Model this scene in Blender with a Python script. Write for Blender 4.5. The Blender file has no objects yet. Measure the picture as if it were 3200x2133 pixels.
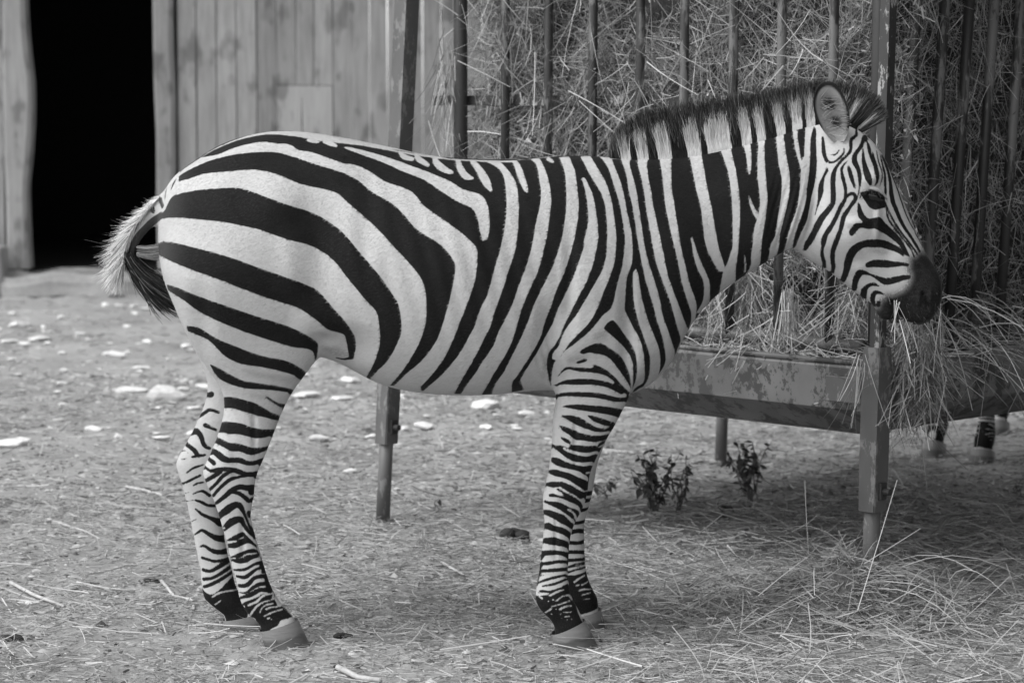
import bpy, bmesh, math, random
import numpy as np
from mathutils import Vector, Matrix, noise as mnoise
from mathutils.bvhtree import BVHTree

random.seed(7)
rng = np.random.default_rng(7)
scene = bpy.context.scene
COL = scene.collection
PI = math.pi

# ------------------------------------------------------------------ camera
FPX = 8050.0                 # focal length in photograph pixels (3200 wide)
CAM_H = 1.478
PITCH = math.atan((1066.5 - 300.0) / FPX)
cam_d = bpy.data.cameras.new("camera")
cam = bpy.data.objects.new("camera", cam_d)
COL.objects.link(cam)
cam.location = (0, 0, CAM_H)
cam.rotation_euler = (PI / 2 - PITCH, 0, 0)
cam_d.sensor_width = 36.0
cam_d.lens = FPX / 3200.0 * 36.0
cam_d.clip_start = 0.05
cam_d.clip_end = 600.0
cam_d.dof.use_dof = True
cam_d.dof.focus_distance = 6.85
cam_d.dof.aperture_fstop = 5.0
scene.camera = cam

# ------------------------------------------------------------------ sky and sun (a monochrome photograph: the light is neutral)
SUN_EL, SUN_AZ = math.radians(52.0), math.radians(-118.0)   # azimuth measured from +Y towards +X
world = bpy.data.worlds.new("World")
scene.world = world
world.use_nodes = True
wn, wl = world.node_tree.nodes, world.node_tree.links
bg = wn["Background"]
sky = wn.new("ShaderNodeTexSky")
sky.sky_type = 'NISHITA'
sky.sun_disc = False
sky.sun_elevation = SUN_EL
sky.sun_rotation = SUN_AZ
bw = wn.new("ShaderNodeRGBToBW")
wl.new(sky.outputs[0], bw.inputs[0])
wl.new(bw.outputs[0], bg.inputs[0])
bg.inputs[1].default_value = 0.15
sun_d = bpy.data.lights.new("sun", 'SUN')
sun_d.energy = 1.1
sun_d.angle = math.radians(38.0)
sun = bpy.data.objects.new("sun", sun_d)
COL.objects.link(sun)
sdir = Vector((math.sin(SUN_AZ) * math.cos(SUN_EL), math.cos(SUN_AZ) * math.cos(SUN_EL), math.sin(SUN_EL)))
sun.rotation_euler = sdir.to_track_quat('Z', 'Y').to_euler()
sun.location = sdir * 30

vs = scene.view_settings
vs.view_transform = 'Standard'
vs.look = 'None'
vs.exposure = 1.03
vs.gamma = 1.0
vs.use_curve_mapping = False

# ------------------------------------------------------------------ survey: turn a measured image point into a place in the yard
CP, SP = math.cos(PITCH), math.sin(PITCH)
def ray(x, y):
    dx, dy = (x - 1600.0) / FPX, -(y - 1066.5) / FPX
    return np.array([dx, CP + dy * SP, -SP + dy * CP])
def at(x, y, Y):
    r = ray(x, y)
    t = Y / r[1]
    return np.array([r[0] * t, Y, CAM_H + r[2] * t])
def on_ground(x, y, z=0.0):
    r = ray(x, y)
    t = (z - CAM_H) / r[2]
    return np.array([r[0] * t, r[1] * t, z])

# ------------------------------------------------------------------ small helpers
def tag(o, label=None, cat=None, group=None, kind=None):
    if label: o["label"] = label
    if cat: o["category"] = cat
    if group: o["group"] = group
    if kind: o["kind"] = kind
    return o
def empty(name, loc=(0, 0, 0), rz=0.0):
    o = bpy.data.objects.new(name, None)
    COL.objects.link(o)
    o.location = loc
    o.rotation_euler = (0, 0, rz)
    o.empty_display_size = 0.1
    return o
def link_mesh(name, me, mat=None, parent=None, smooth=False):
    o = bpy.data.objects.new(name, me)
    COL.objects.link(o)
    if mat is not None and len(me.materials) == 0:
        me.materials.append(mat)
    if parent is not None:
        o.parent = parent
    if smooth:
        me.polygons.foreach_set("use_smooth", np.ones(len(me.polygons), dtype=bool))
    return o
def mesh_np(name, V, F):
    """V (n,3); F (m,k) with one k"""
    me = bpy.data.meshes.new(name)
    V = np.asarray(V, dtype=np.float32); F = np.asarray(F, dtype=np.int32)
    me.vertices.add(len(V)); me.vertices.foreach_set("co", V.ravel())
    k = F.shape[1]
    me.loops.add(F.size); me.loops.foreach_set("vertex_index", F.ravel())
    me.polygons.add(len(F)); me.polygons.foreach_set("loop_start", np.arange(0, F.size, k, dtype=np.int32))
    me.update(calc_edges=True)
    return me
def fattr(me, name, vals):
    a = me.attributes.new(name, 'FLOAT', 'POINT')
    a.data.foreach_set("value", np.asarray(vals, dtype=np.float32))
def bm_mesh(name, bm):
    me = bpy.data.meshes.new(name)
    bmesh.ops.recalc_face_normals(bm, faces=bm.faces[:])
    bm.to_mesh(me); bm.free()
    return me
def bm_box(bm, c, s, rot=None, bevel=0.0):
    r = bmesh.ops.create_cube(bm, size=1.0)
    vs_ = r["verts"]
    M = Matrix.Diagonal((s[0], s[1], s[2], 1.0))
    if rot is not None: M = rot.to_4x4() @ M
    M = Matrix.Translation(Vector(c)) @ M
    bmesh.ops.transform(bm, matrix=M, verts=vs_)
    if bevel:
        es = list({e for v in vs_ for e in v.link_edges})
        bmesh.ops.bevel(bm, geom=es, offset=bevel, segments=1, affect='EDGES')
def bm_tube(bm, pts, rad, n=10, caps=True, squash=1.0):
    """swept tube along points; rad number or list"""
    pts = [Vector(p) for p in pts]
    rings = []
    for i, p in enumerate(pts):
        d = (pts[min(i + 1, len(pts) - 1)] - pts[max(i - 1, 0)]).normalized()
        up = Vector((0, 0, 1)) if abs(d.z) < 0.9 else Vector((0, 1, 0))
        a = d.cross(up).normalized(); b = d.cross(a).normalized()
        r = rad[i] if isinstance(rad, (list, tuple)) else rad
        rings.append([bm.verts.new(p + a * (math.cos(t) * r) + b * (math.sin(t) * r * squash))
                      for t in [2 * PI * k / n for k in range(n)]])
    for i in range(len(rings) - 1):
        for k in range(n):
            bm.faces.new((rings[i][k], rings[i][(k + 1) % n], rings[i + 1][(k + 1) % n], rings[i + 1][k]))
    if caps:
        bm.faces.new(rings[0][::-1]); bm.faces.new(rings[-1])
def vnoise(x, y, seed=0):
    """smooth value noise on numpy arrays"""
    xi = np.floor(x).astype(np.int64); yi = np.floor(y).astype(np.int64)
    xf = x - xi; yf = y - yi
    def h(a, b):
        n = (a * 374761393 + b * 668265263 + seed * 974634777) & 0xffffffff
        n = ((n ^ (n >> 13)) * 1274126177) & 0xffffffff
        return ((n ^ (n >> 16)) & 0xffff) / 65535.0
    u = xf * xf * (3 - 2 * xf); v = yf * yf * (3 - 2 * yf)
    return (h(xi, yi) * (1 - u) + h(xi + 1, yi) * u) * (1 - v) + (h(xi, yi + 1) * (1 - u) + h(xi + 1, yi + 1) * u) * v

# ------------------------------------------------------------------ materials (all neutral grey: the photograph is black and white)
def mat_base(name):
    m = bpy.data.materials.new(name)
    m.use_nodes = True
    nt = m.node_tree
    return m, nt.nodes, nt.links, nt.nodes["Principled BSDF"]
def g4(v): return (v, v, v, 1.0)
def noise_node(n, l, scale, detail=4.0, vec=None, rough=0.55):
    t = n.new("ShaderNodeTexNoise")
    t.inputs["Scale"].default_value = scale
    t.inputs["Detail"].default_value = detail
    t.inputs["Roughness"].default_value = rough
    if vec is not None: l.new(vec, t.inputs["Vector"])
    return t.outputs[0]
def ramp(n, l, src, stops):
    r = n.new("ShaderNodeValToRGB")
    els = r.color_ramp.elements
    while len(els) < len(stops): els.new(0.5)
    for e, (p, v) in zip(els, stops):
        e.position = p; e.color = g4(v)
    l.new(src, r.inputs[0])
    return r.outputs[0]
def objcoord(n, l, scale=(1, 1, 1)):
    c = n.new("ShaderNodeTexCoord"); m = n.new("ShaderNodeMapping")
    m.inputs["Scale"].default_value = scale
    l.new(c.outputs["Object"], m.inputs[0])
    return m.outputs[0]
def worldcoord(n, l, scale=(1, 1, 1)):
    c = n.new("ShaderNodeNewGeometry"); m = n.new("ShaderNodeMapping")
    m.inputs["Scale"].default_value = scale
    l.new(c.outputs["Position"], m.inputs[0])
    return m.outputs[0]
def add_bump(n, l, b, h, strength, dist):
    u = n.new("ShaderNodeBump")
    u.inputs["Strength"].default_value = strength
    u.inputs["Distance"].default_value = dist
    l.new(h, u.inputs["Height"])
    l.new(u.outputs[0], b.inputs["Normal"])
def mix(n, l, fac, a, b):
    x = n.new("ShaderNodeMix"); x.data_type = 'RGBA'
    for sock, v in ((x.inputs[0], fac), (x.inputs[6], a), (x.inputs[7], b)):
        if isinstance(v, (int, float)):
            sock.default_value = v if sock.type == 'VALUE' else g4(v)
        else: l.new(v, sock)
    return x.outputs[2]
def mathn(n, l, op, a, b=None, c=None):
    x = n.new("ShaderNodeMath"); x.operation = op
    for i, v in enumerate((a, b, c)):
        if v is None: continue
        if isinstance(v, (int, float)): x.inputs[i].default_value = v
        else: l.new(v, x.inputs[i])
    return x.outputs[0]
def attr(n, name):
    a = n.new("ShaderNodeAttribute"); a.attribute_name = name
    return a.outputs["Fac"]

def mat_strand(name, lo, hi, rough=0.55, transl=0.0):
    m, n, l, b = mat_base(name)
    l.new(ramp(n, l, attr(n, "tone"), [(0.0, lo), (1.0, hi)]), b.inputs["Base Color"])
    b.inputs["Roughness"].default_value = rough
    b.inputs["Specular IOR Level"].default_value = 0.3
    return m
M_HAY = mat_strand("dry hay", 0.11, 0.72)
M_STRAW = mat_strand("trampled straw", 0.15, 0.58)
M_HAIR = mat_strand("coarse hair", 0.010, 0.88, 0.5)

def mat_wood(name, lo, hi):
    m, n, l, b = mat_base(name)
    v = worldcoord(n, l, (9, 9, 0.8))
    oi = n.new("ShaderNodeObjectInfo")
    grain = noise_node(n, l, 4.0, 6, v, 0.65)
    blot = noise_node(n, l, 2.2, 3, worldcoord(n, l, (1.6, 1.6, 0.7)))
    knots = noise_node(n, l, 5.0, 2, worldcoord(n, l, (1.5, 1.5, 0.75)))
    k = ramp(n, l, knots, [(0.0, 1.0), (0.56, 1.0), (0.66, 0.6), (1.0, 0.45)])
    c = ramp(n, l, mathn(n, l, 'ADD', mathn(n, l, 'MULTIPLY', grain, 0.6), mathn(n, l, 'MULTIPLY', blot, 0.4)), [(0.3, lo), (0.7, hi)])
    t = mathn(n, l, 'MULTIPLY_ADD', oi.outputs["Random"], 0.35, 0.8)
    c2 = n.new("ShaderNodeMix"); c2.data_type = 'RGBA'; c2.blend_type = 'MULTIPLY'; c2.inputs[0].default_value = 1.0
    l.new(c, c2.inputs[6]); l.new(k, c2.inputs[7])
    c3 = n.new("ShaderNodeMix"); c3.data_type = 'RGBA'; c3.blend_type = 'MULTIPLY'; c3.inputs[0].default_value = 1.0
    l.new(c2.outputs[2], c3.inputs[6]); l.new(t, c3.inputs[7])
    l.new(c3.outputs[2], b.inputs["Base Color"])
    b.inputs["Roughness"].default_value = 0.85
    add_bump(n, l, b, grain, 0.5, 0.006)
    return m
M_PLANK = mat_wood("weathered plank", 0.17, 0.37)
M_NEWPLANK = mat_wood("fresh plank", 0.34, 0.47)
M_POST = mat_wood("rough hewn post", 0.2, 0.38)

def mat_plain(name, v, rough=0.9, bump=0.0, scale=20.0, var=0.25):
    m, n, l, b = mat_base(name)
    nz = noise_node(n, l, scale, 5, worldcoord(n, l))
    l.new(ramp(n, l, nz, [(0.25, v * (1 - var)), (0.75, v * (1 + var))]), b.inputs["Base Color"])
    b.inputs["Roughness"].default_value = rough
    if bump: add_bump(n, l, b, nz, 0.6, bump)
    return m
M_DARKROOM = mat_plain("gloom black boards", 0.012, 0.95)  # near-black colour puts the unlit room's gloom into the boards
M_CONCRETE = mat_plain("worn concrete", 0.31, 0.9, 0.02, 7.0, 0.3)
M_STONE = mat_plain("pale limestone", 0.74, 0.9, 0.006, 26.0, 0.22)
M_STICK = mat_plain("bleached twig", 0.5, 0.8, 0.002, 60.0, 0.2)
M_LEAF = mat_plain("dark weed leaf", 0.095, 0.6, 0.0, 30.0, 0.5)
M_DUNG = mat_plain("dark dung", 0.03, 0.9, 0.004, 50.0, 0.5)
M_EYE, _n, _l, _b = mat_base("wet dark eye")
_b.inputs["Base Color"].default_value = g4(0.006); _b.inputs["Roughness"].default_value = 0.06
M_LASH = mat_plain("black lash", 0.01, 0.6)

def mat_metal(name, base, chip, chip_amt, rough=0.45, scale=14.0, stretch=(1, 1, 1), spec=0.5):
    """old paint over steel with chipped patches"""
    m, n, l, b = mat_base(name)
    v = worldcoord(n, l, stretch)
    big = noise_node(n, l, scale, 6, v, 0.7)
    fine = noise_node(n, l, scale * 6, 4, v, 0.7)
    s = mathn(n, l, 'ADD', mathn(n, l, 'MULTIPLY', big, 0.75), mathn(n, l, 'MULTIPLY', fine, 0.25))
    mask = ramp(n, l, s, [(chip_amt, 1.0), (chip_amt + 0.03, 0.0)])
    soft = noise_node(n, l, scale * 0.35, 4, v)
    c = ramp(n, l, soft, [(0.3, base * 0.75), (0.7, base * 1.25)])
    l.new(mix(n, l, mask, c, chip), b.inputs["Base Color"])
    b.inputs["Roughness"].default_value = rough
    b.inputs["Specular IOR Level"].default_value = spec
    add_bump(n, l, b, s, 0.25, 0.002)
    return m
M_TROUGH = mat_metal("galvanised trough sheet", 0.15, 0.055, 0.468, 0.5, 13.0, (1, 1, 0.8))
M_BAR = mat_metal("painted steel bar", 0.032, 0.15, 0.475, 0.5, 11.0, (1, 1, 0.2))
M_LEG = mat_metal("galvanised leg", 0.10, 0.20, 0.44, 0.5, 18.0, (1, 1, 0.5))
M_DKBAR = mat_metal("dark steel bar", 0.035, 0.12, 0.41, 0.5, 16.0, (1, 1, 0.25))
M_PLATE = mat_metal("peeling painted plate", 0.04, 0.34, 0.43, 0.5, 22.0, (1, 1, 0.4))

def mat_ground():
    m, n, l, b = mat_base("trampled dry earth")
    v = worldcoord(n, l)
    a = noise_node(n, l, 1.1, 5, v, 0.6)
    c = noise_node(n, l, 22.0, 7, v, 0.8)
    d = noise_node(n, l, 110.0, 5, v, 0.8)
    s = mathn(n, l, 'ADD', mathn(n, l, 'MULTIPLY', a, 0.45), mathn(n, l, 'ADD', mathn(n, l, 'MULTIPLY', c, 0.30), mathn(n, l, 'MULTIPLY', d, 0.25)))
    l.new(ramp(n, l, s, [(0.36, 0.19), (0.45, 0.30), (0.55, 0.385), (0.64, 0.49)]), b.inputs["Base Color"])
    b.inputs["Roughness"].default_value = 0.95
    b.inputs["Specular IOR Level"].default_value = 0.15
    h = mathn(n, l, 'ADD', c, mathn(n, l, 'MULTIPLY', d, 0.6))
    add_bump(n, l, b, h, 0.55, 0.014)
    return m
M_GROUND = mat_ground()

# ------------------------------------------------------------------ strands: ribbons of hay, straw and hair as one mesh
def strands(P0, D, L, W, tone, segs=2, bend=0.25, droop=0.0, taper=1.0, tip_tone=None, bend_vec=None, floor=None):
    N = len(P0)
    P0 = np.asarray(P0, float); D = np.asarray(D, float)
    D = D / np.maximum(np.linalg.norm(D, axis=1, keepdims=True), 1e-9)
    L = np.broadcast_to(np.asarray(L, float), (N,)); W = np.broadcast_to(np.asarray(W, float), (N,))
    R = rng.normal(size=(N, 3))
    side = np.cross(D, R); side /= np.maximum(np.linalg.norm(side, axis=1, keepdims=True), 1e-9)
    if bend_vec is None:
        bv = np.cross(D, side) * (rng.normal(size=(N, 1)) * bend)
    else:
        bv = bend_vec
    V = np.zeros((N, segs + 1, 2, 3)); T = np.zeros((N, segs + 1, 2))
    for k in range(segs + 1):
        t = k / segs
        C = P0 + D * (L * t)[:, None] + bv * (L * t * t)[:, None]
        C[:, 2] -= droop * L * t * t
        if floor is not None: C[:, 2] = np.maximum(C[:, 2], floor)
        w = W * (1.0 - (1.0 - (1.0 - taper)) * t ** 2) if taper < 1.0 else W * (1.0 - 0.9 * t ** 2.0 * 0.0)
        w = W * (1.0 - (1.0 - taper) * t ** 1.5)
        V[:, k, 0] = C - side * (w / 2)[:, None]
        V[:, k, 1] = C + side * (w / 2)[:, None]
        tt = tone if tip_tone is None else tone * (1 - t) + tip_tone * t
        T[:, k, 0] = tt; T[:, k, 1] = tt
    idx = np.arange(N * (segs + 1) * 2).reshape(N, segs + 1, 2)
    F = np.stack([idx[:, :-1, 0], idx[:, :-1, 1], idx[:, 1:, 1], idx[:, 1:, 0]], axis=-1).reshape(-1, 4)
    return V.reshape(-1, 3), F, T.reshape(-1)
def strand_obj(name, sets, mat, parent=None, origin=(0, 0, 0)):
    Vs, Fs, Ts, off = [], [], [], 0
    for V, F, T in sets:
        Vs.append(V); Fs.append(F + off); Ts.append(T); off += len(V)
    V = np.concatenate(Vs) - np.asarray(origin, float)
    me = mesh_np(name, V, np.concatenate(Fs))
    fattr(me, "tone", np.clip(np.concatenate(Ts), 0, 1))
    o = link_mesh(name, me, mat, parent)
    if parent is None: o.location = origin
    return o

# ================================================================== ground: one sheet, densest where the camera looks
def ground_h(x, y):
    return (0.020 * (vnoise(x * 1.3 + 40, y * 1.3 + 9, 1) - 0.5) + 0.014 * (vnoise(x * 5 + 7, y * 5, 2) - 0.5)
            + 0.016 * (vnoise(x * 14, y * 14 + 3, 3) - 0.5) + 0.010 * (vnoise(x * 34, y * 34, 4) - 0.5)) - 0.004
def build_ground():
    ys = np.concatenate([[-60, -30, -12, -5, 0, 2.5, 4], np.arange(4.6, 9.4, 0.022), np.arange(9.4, 13, 0.04), np.arange(13, 19.2, 0.09), [20, 23, 30, 45, 70, 120, 220]])
    us = np.linspace(-1, 1, 420)
    xs = (0.24 * us + 1.6 * us ** 9)
    Y, X = np.meshgrid(ys, xs, indexing='ij')
    X = X * (np.abs(Y) + 0.8) + np.sign(X) * np.abs(us[None, :]) ** 9 * 30
    Z = ground_h(X, Y)
    Z = Z * ((Y > 3.5) & (Y < 19.5))
    nr, nc = Y.shape
    idx = np.arange(nr * nc).reshape(nr, nc)
    F = np.stack([idx[:-1, :-1], idx[:-1, 1:], idx[1:, 1:], idx[1:, :-1]], -1).reshape(-1, 4)
    me = mesh_np("ground", np.stack([X, Y, Z], -1).reshape(-1, 3), F)
    o = link_mesh("ground", me, M_GROUND, None, True)
    tag(o, "trampled dry earth of the yard scattered with straw", "ground", kind="structure")
build_ground()

M_SHADE_SHED = mat_wood("dark shade board", 0.02, 0.05)
# ================================================================== barn: plank wall, open doorway, concrete plinth
BY = 19.3
def bx(px): return (px - 1600) / FPX * BY / 1.002
def bz(py): return at(1600, py, BY)[2]
barn = empty("barn", (bx(560), BY, 0))
BO = np.array([bx(560), BY, 0.0])
def plank(x0, x1, z0, z1, mat, proud):
    bm = bmesh.new()
    g = 0.003
    n = 5
    prof = []
    for i in range(n + 1):
        z = z0 + (z1 - z0) * i / n
        prof.append((x0 + g + rng.normal(0, .0022), x1 - g + rng.normal(0, .0022), z))
    y0, y1 = BY - 0.012 - proud, BY + 0.02
    fr = [[bm.verts.new((a - BO[0], y0 - BY, z)), bm.verts.new((b - BO[0], y0 - BY, z)), bm.verts.new((b - BO[0], y1 - BY, z)), bm.verts.new((a - BO[0], y1 - BY, z))] for a, b, z in prof]
    for i in range(n):
        for k in range(4): bm.faces.new((fr[i][k], fr[i][(k + 1) % 4], fr[i + 1][(k + 1) % 4], fr[i + 1][k]))
    bm.faces.new(fr[0][::-1]); bm.faces.new(fr[-1])
    link_mesh("plank", bm_mesh("plank", bm), mat, barn)
PZ = 0.19
seams = [559, 618, 680, 742, 806, 867, 930, 985, 1042, 1100, 1157, 1212, 1268, 1322, 1380]
x = 1380
while x < 2300:
    x += rng.uniform(50, 68); seams.append(x)
for a, b in zip(seams[:-1], seams[1:]):
    if 867 <= a < 1042: continue
    plank(bx(a), bx(b), PZ, 3.6, M_PLANK, rng.uniform(0, .010))
for a, b in ((867, 928), (928, 984), (984, 1042)): plank(bx(a), bx(b), bz(266), 3.6, M_PLANK, rng.uniform(0, .01))
for a, b in ((867, 945), (945, 1042)): plank(bx(a), bx(b), PZ, bz(268), M_NEWPLANK, 0.012)
x = 14.0
while x > -900:
    w = rng.uniform(52, 66); plank(bx(x - w), bx(x), PZ, 3.6, M_PLANK, rng.uniform(0, .01)); x -= w
plank(bx(95), bx(487), 2.95, 3.6, M_PLANK, 0.02)
def hewn_post(xl, xr, z0, z1, seed):
    """squared log with a wavering edge"""
    bm = bmesh.new()
    n = 26; rings = []
    for i in range(n + 1):
        z = z0 + (z1 - z0) * i / n
        wob = 0.030 * (vnoise(np.array([z * 1.4 + seed]), np.array([seed * 3.1]), 5)[0] - .5) * 2 + 0.012 * (vnoise(np.array([z * 5 + seed]), np.array([1.7]), 6)[0] - .5)
        wob2 = 0.018 * (vnoise(np.array([z * 1.8 + seed + 9]), np.array([seed]), 7)[0] - .5)
        a, b = xl + wob2 - BO[0], xr + wob - BO[0]
        rings.append([bm.verts.new(p) for p in ((a, -.075, z), (a + .02, -.09, z), (b - .03, -.09, z), (b, -.065, z), (b, .10, z), (a, .10, z))])
    for i in range(n):
        for k in range(6): bm.faces.new((rings[i][k], rings[i][(k + 1) % 6], rings[i + 1][(k + 1) % 6], rings[i + 1][k]))
    bm.faces.new(rings[0][::-1]); bm.faces.new(rings[-1])
    link_mesh("door_post", bm_mesh("door_post", bm), M_POST, barn)
hewn_post(bx(22), bx(97), PZ + .003, 3.0, 2.0)
hewn_post(bx(490), bx(553), PZ + .003, 3.0, 5.0)
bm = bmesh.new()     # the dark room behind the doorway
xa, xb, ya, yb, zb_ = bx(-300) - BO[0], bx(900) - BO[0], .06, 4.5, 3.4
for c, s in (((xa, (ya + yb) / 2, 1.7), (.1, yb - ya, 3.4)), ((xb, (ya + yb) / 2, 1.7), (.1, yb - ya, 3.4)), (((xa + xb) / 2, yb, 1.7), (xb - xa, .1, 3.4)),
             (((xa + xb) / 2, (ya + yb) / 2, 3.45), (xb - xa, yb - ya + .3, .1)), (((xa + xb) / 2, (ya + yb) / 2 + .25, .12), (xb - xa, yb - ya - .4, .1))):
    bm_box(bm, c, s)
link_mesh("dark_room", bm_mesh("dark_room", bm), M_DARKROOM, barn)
bm = bmesh.new()
bm_box(bm, (bx(150) - BO[0], -0.12, PZ / 2 - .03), (bx(620) - bx(-320), .62, PZ + .06), None, .05)
bmesh.ops.subdivide_edges(bm, edges=bm.edges[:], cuts=14, use_grid_fill=True)
for v in bm.verts:
    if v.co.z > .02:
        k_ = Vector((v.co.x * 3.2, v.co.y * 5, v.co.z * 5))
        v.co.z += .05 * mnoise.noise(k_) + .02 * mnoise.noise(k_ * 3.1) - .03
        v.co.y -= .12 * mnoise.noise(k_ * .8 + Vector((7, 0, 0))) * (1 if v.co.y < -.3 else 0)
link_mesh("door_step", bm_mesh("door_step", bm), M_GROUND, barn, True)
bm = bmesh.new()
bm_box(bm, ((bx(620) + bx(2300)) / 2 - BO[0], .02, PZ / 2 - .03), (bx(2300) - bx(620), .16, PZ + .054), None, .01)
link_mesh("plinth", bm_mesh("plinth", bm), M_CONCRETE, barn)
bm = bmesh.new()
bm_box(bm, (bx(-310) - BO[0], -.30, bz(762) / 2), (bx(28) - bx(-660), .30, bz(762)), None, .015)
link_mesh("stone_footing", bm_mesh("stone_footing", bm), M_CONCRETE, barn)
bm = bmesh.new()
bm_box(bm, ((bx(-900) + bx(2300)) / 2 - BO[0], .3, 3.7), (bx(2300) - bx(-900) + .6, 1.4, .12), Matrix.Rotation(.25, 3, 'X'))
link_mesh("eave", bm_mesh("eave", bm), M_PLANK, barn)
tag(barn, "weathered plank barn with a black open doorway behind the zebra's rump", "barn")

# ================================================================== hay feeder: trough on legs with a barred rack, corner towards us
FA_ = at(2722, 1605, 7.37); FB_ = at(1200, 1388, 8.89)
A2 = np.array([FA_[0], FA_[1]]); B2 = np.array([FB_[0], FB_[1]])
U = (B2 - A2) / np.linalg.norm(B2 - A2); LAB = float(np.linalg.norm(B2 - A2))
Vv = np.array([-U[1], U[0]]);
if Vv[1] < 0: Vv = -Vv
LAD = 2.0
C2 = B2 + Vv * LAD; D2 = A2 + Vv * LAD
feeder = empty("hay_feeder", (A2[0], A2[1], 0))
FO = np.array([A2[0], A2[1], 0.0])
ang = math.atan2(U[1], U[0])
RF = Matrix.Rotation(ang, 3, 'Z')
def fpt(s, t, z): p = A2 + U * s + Vv * t; return np.array([p[0], p[1], z])
def fpart(name, bm, mat, smooth=False): return link_mesh(name, bm_mesh(name, bm), mat, feeder, smooth)
RIM, MID, LOW = 0.70, 0.562, 0.478
def trough_side(p0, p1, inward):
    """one long side: folded sheet with rolled rim and sloped belly"""
    p0 = np.array(p0); p1 = np.array(p1); inw = np.array([inward[0], inward[1], 0.0])
    prof = [(0.0, RIM), (-0.006, RIM - .012), (0.0, MID + .004), (0.004, MID), (0.13, LOW), (0.138, LOW + .006), (0.012, MID + .01), (0.008, RIM)]
    bm = bmesh.new()
    n = 10; rings = []
    for i in range(n + 1):
        t = i / n
        c = p0 + (p1 - p0) * t
        along = (p1 - p0) / np.linalg.norm(p1 - p0)
        rings.append([bm.verts.new(Vector(np.array([c[0], c[1], 0]) + along * (d * (1 - 2 * t)) + inw * (d + 0.004 * math.sin(t * PI * 3)) + np.array([0, 0, z]) - FO)) for d, z in prof])
    for i in range(n):
        for k in range(len(prof)): bm.faces.new((rings[i][k], rings[i][(k + 1) % len(prof)], rings[i + 1][(k + 1) % len(prof)], rings[i + 1][k]))
    bm.faces.new(rings[0][::-1]); bm.faces.new(rings[-1])
    o = fpart("trough_side", bm, M_TROUGH)
    bm = bmesh.new()
    bm_tube(bm, [np.array([p0[0], p0[1], RIM + .004]) - FO + inw * .004, np.array([p1[0], p1[1], RIM + .004]) - FO + inw * .004], .0095, 10)
    link_mesh("rim", bm_mesh("rim", bm), M_TROUGH, o, True)
e = 0.03
cA, cB, cC, cD = fpt(e, e, 0), fpt(LAB - e, e, 0), fpt(LAB - e, LAD - e, 0), fpt(e, LAD - e, 0)
trough_side(cA, cB, Vv); trough_side(cA, cD, U); trough_side(cD, cC, -Vv); trough_side(cB, cC, -U)
bm = bmesh.new()
bm_box(bm, fpt(LAB / 2, LAD / 2, LOW + .012) - FO, (LAB - .30, LAD - .30, .012), RF)
fpart("trough_floor", bm, M_DKBAR)
def corner_leg(foot, top, zs, mat, slim=None):
    """square tube sleeve over a thinner pipe"""
    foot = np.array(foot); top = np.array(top)
    def P(z): return foot + (top - foot) * ((z - foot[2]) / (top[2] - foot[2]))
    bm = bmesh.new()
    s = 0.030; rings = []
    for z in ((zs, 0.4, 0.55, 0.69, 0.76) if slim else (zs, 0.7, 1.2, 1.8, top[2])):
        c = P(z) - FO
        rings.append([bm.verts.new(Vector(c + np.array([*(U * a + Vv * b), 0.0]))) for a, b in ((-s, -s), (s, -s), (s, s), (-s, s))])
    for i in range(len(rings) - 1):
        for k in range(4): bm.faces.new((rings[i][k], rings[i][(k + 1) % 4], rings[i + 1][(k + 1) % 4], rings[i + 1][k]))
    bm.faces.new(rings[0][::-1]); bm.faces.new(rings[-1])
    bmesh.ops.bevel(bm, geom=[e_ for e_ in bm.edges if abs((e_.verts[0].co - e_.verts[1].co).normalized().z) > .9], offset=.004, segments=2, affect='EDGES')
    o = fpart("leg", bm, mat)
    bm = bmesh.new()
    bm_tube(bm, [P(-0.03) - FO, P(zs + .05) - FO], .0245, 16)
    link_mesh("leg_pipe", bm_mesh("leg_pipe", bm), M_LEG, o, True)
    if slim:
        bm = bmesh.new(); rings = []
        for z in (0.74, 1.3, 1.9, top[2]):
            c = P(z) - FO
            rings.append([bm.verts.new(Vector(c + np.array([*(U * a + Vv * b), 0.0]))) for a, b in ((-slim, -slim), (slim, -slim), (slim, slim), (-slim, slim))])
        for i in range(3):
            for k in range(4): bm.faces.new((rings[i][k], rings[i][(k + 1) % 4], rings[i + 1][(k + 1) % 4], rings[i + 1][k]))
        bm.faces.new(rings[0][::-1]); bm.faces.new(rings[-1])
        link_mesh("upper_post", bm_mesh("upper_post", bm), M_PLATE, o)
    bm = bmesh.new()
    c = P(zs + .06) - FO
    bm_box(bm, c + np.array([*(-Vv * .0 - U * .034), 0]), (.012, .03, .05), RF, .002)
    bm_tube(bm, [c + np.array([*(-U * .035), .0]), c + np.array([*(-U * .062), .0])], .010, 10)
    link_mesh("locking_bolt", bm_mesh("locking_bolt", bm), M_DKBAR, o)
fA = at(2716, 1895, 7.37); fA[2] = 0; tA = at(2796, -560, 7.37)
fB = at(1196, 1640, 8.89); fB[2] = 0; tB = at(1298, -560, 8.89)
corner_leg(fA, tA, 0.285, M_LEG, .0165)
corner_leg(fB, tB, 0.276, M_LEG)
cl = on_ground(2252, 1446)
corner_leg((cl[0], cl[1], 0), (cl[0] + .06, cl[1] - .06, 2.4), .28, M_LEG)
corner_leg((D2[0], D2[1], 0), (D2[0], D2[1], 2.4), .28, M_LEG)
INS = 0.15
def solve_s(px, base, d):
    """distance along a rack face where the survey line of column px crosses it"""
    k = (px - 1600) / FPX * 1.0
    return (k * base[1] - base[0]) / (d[0] - k * d[1])
Rb = A2 + Vv * INS
ZB, ZT = 0.735, 2.35
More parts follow.
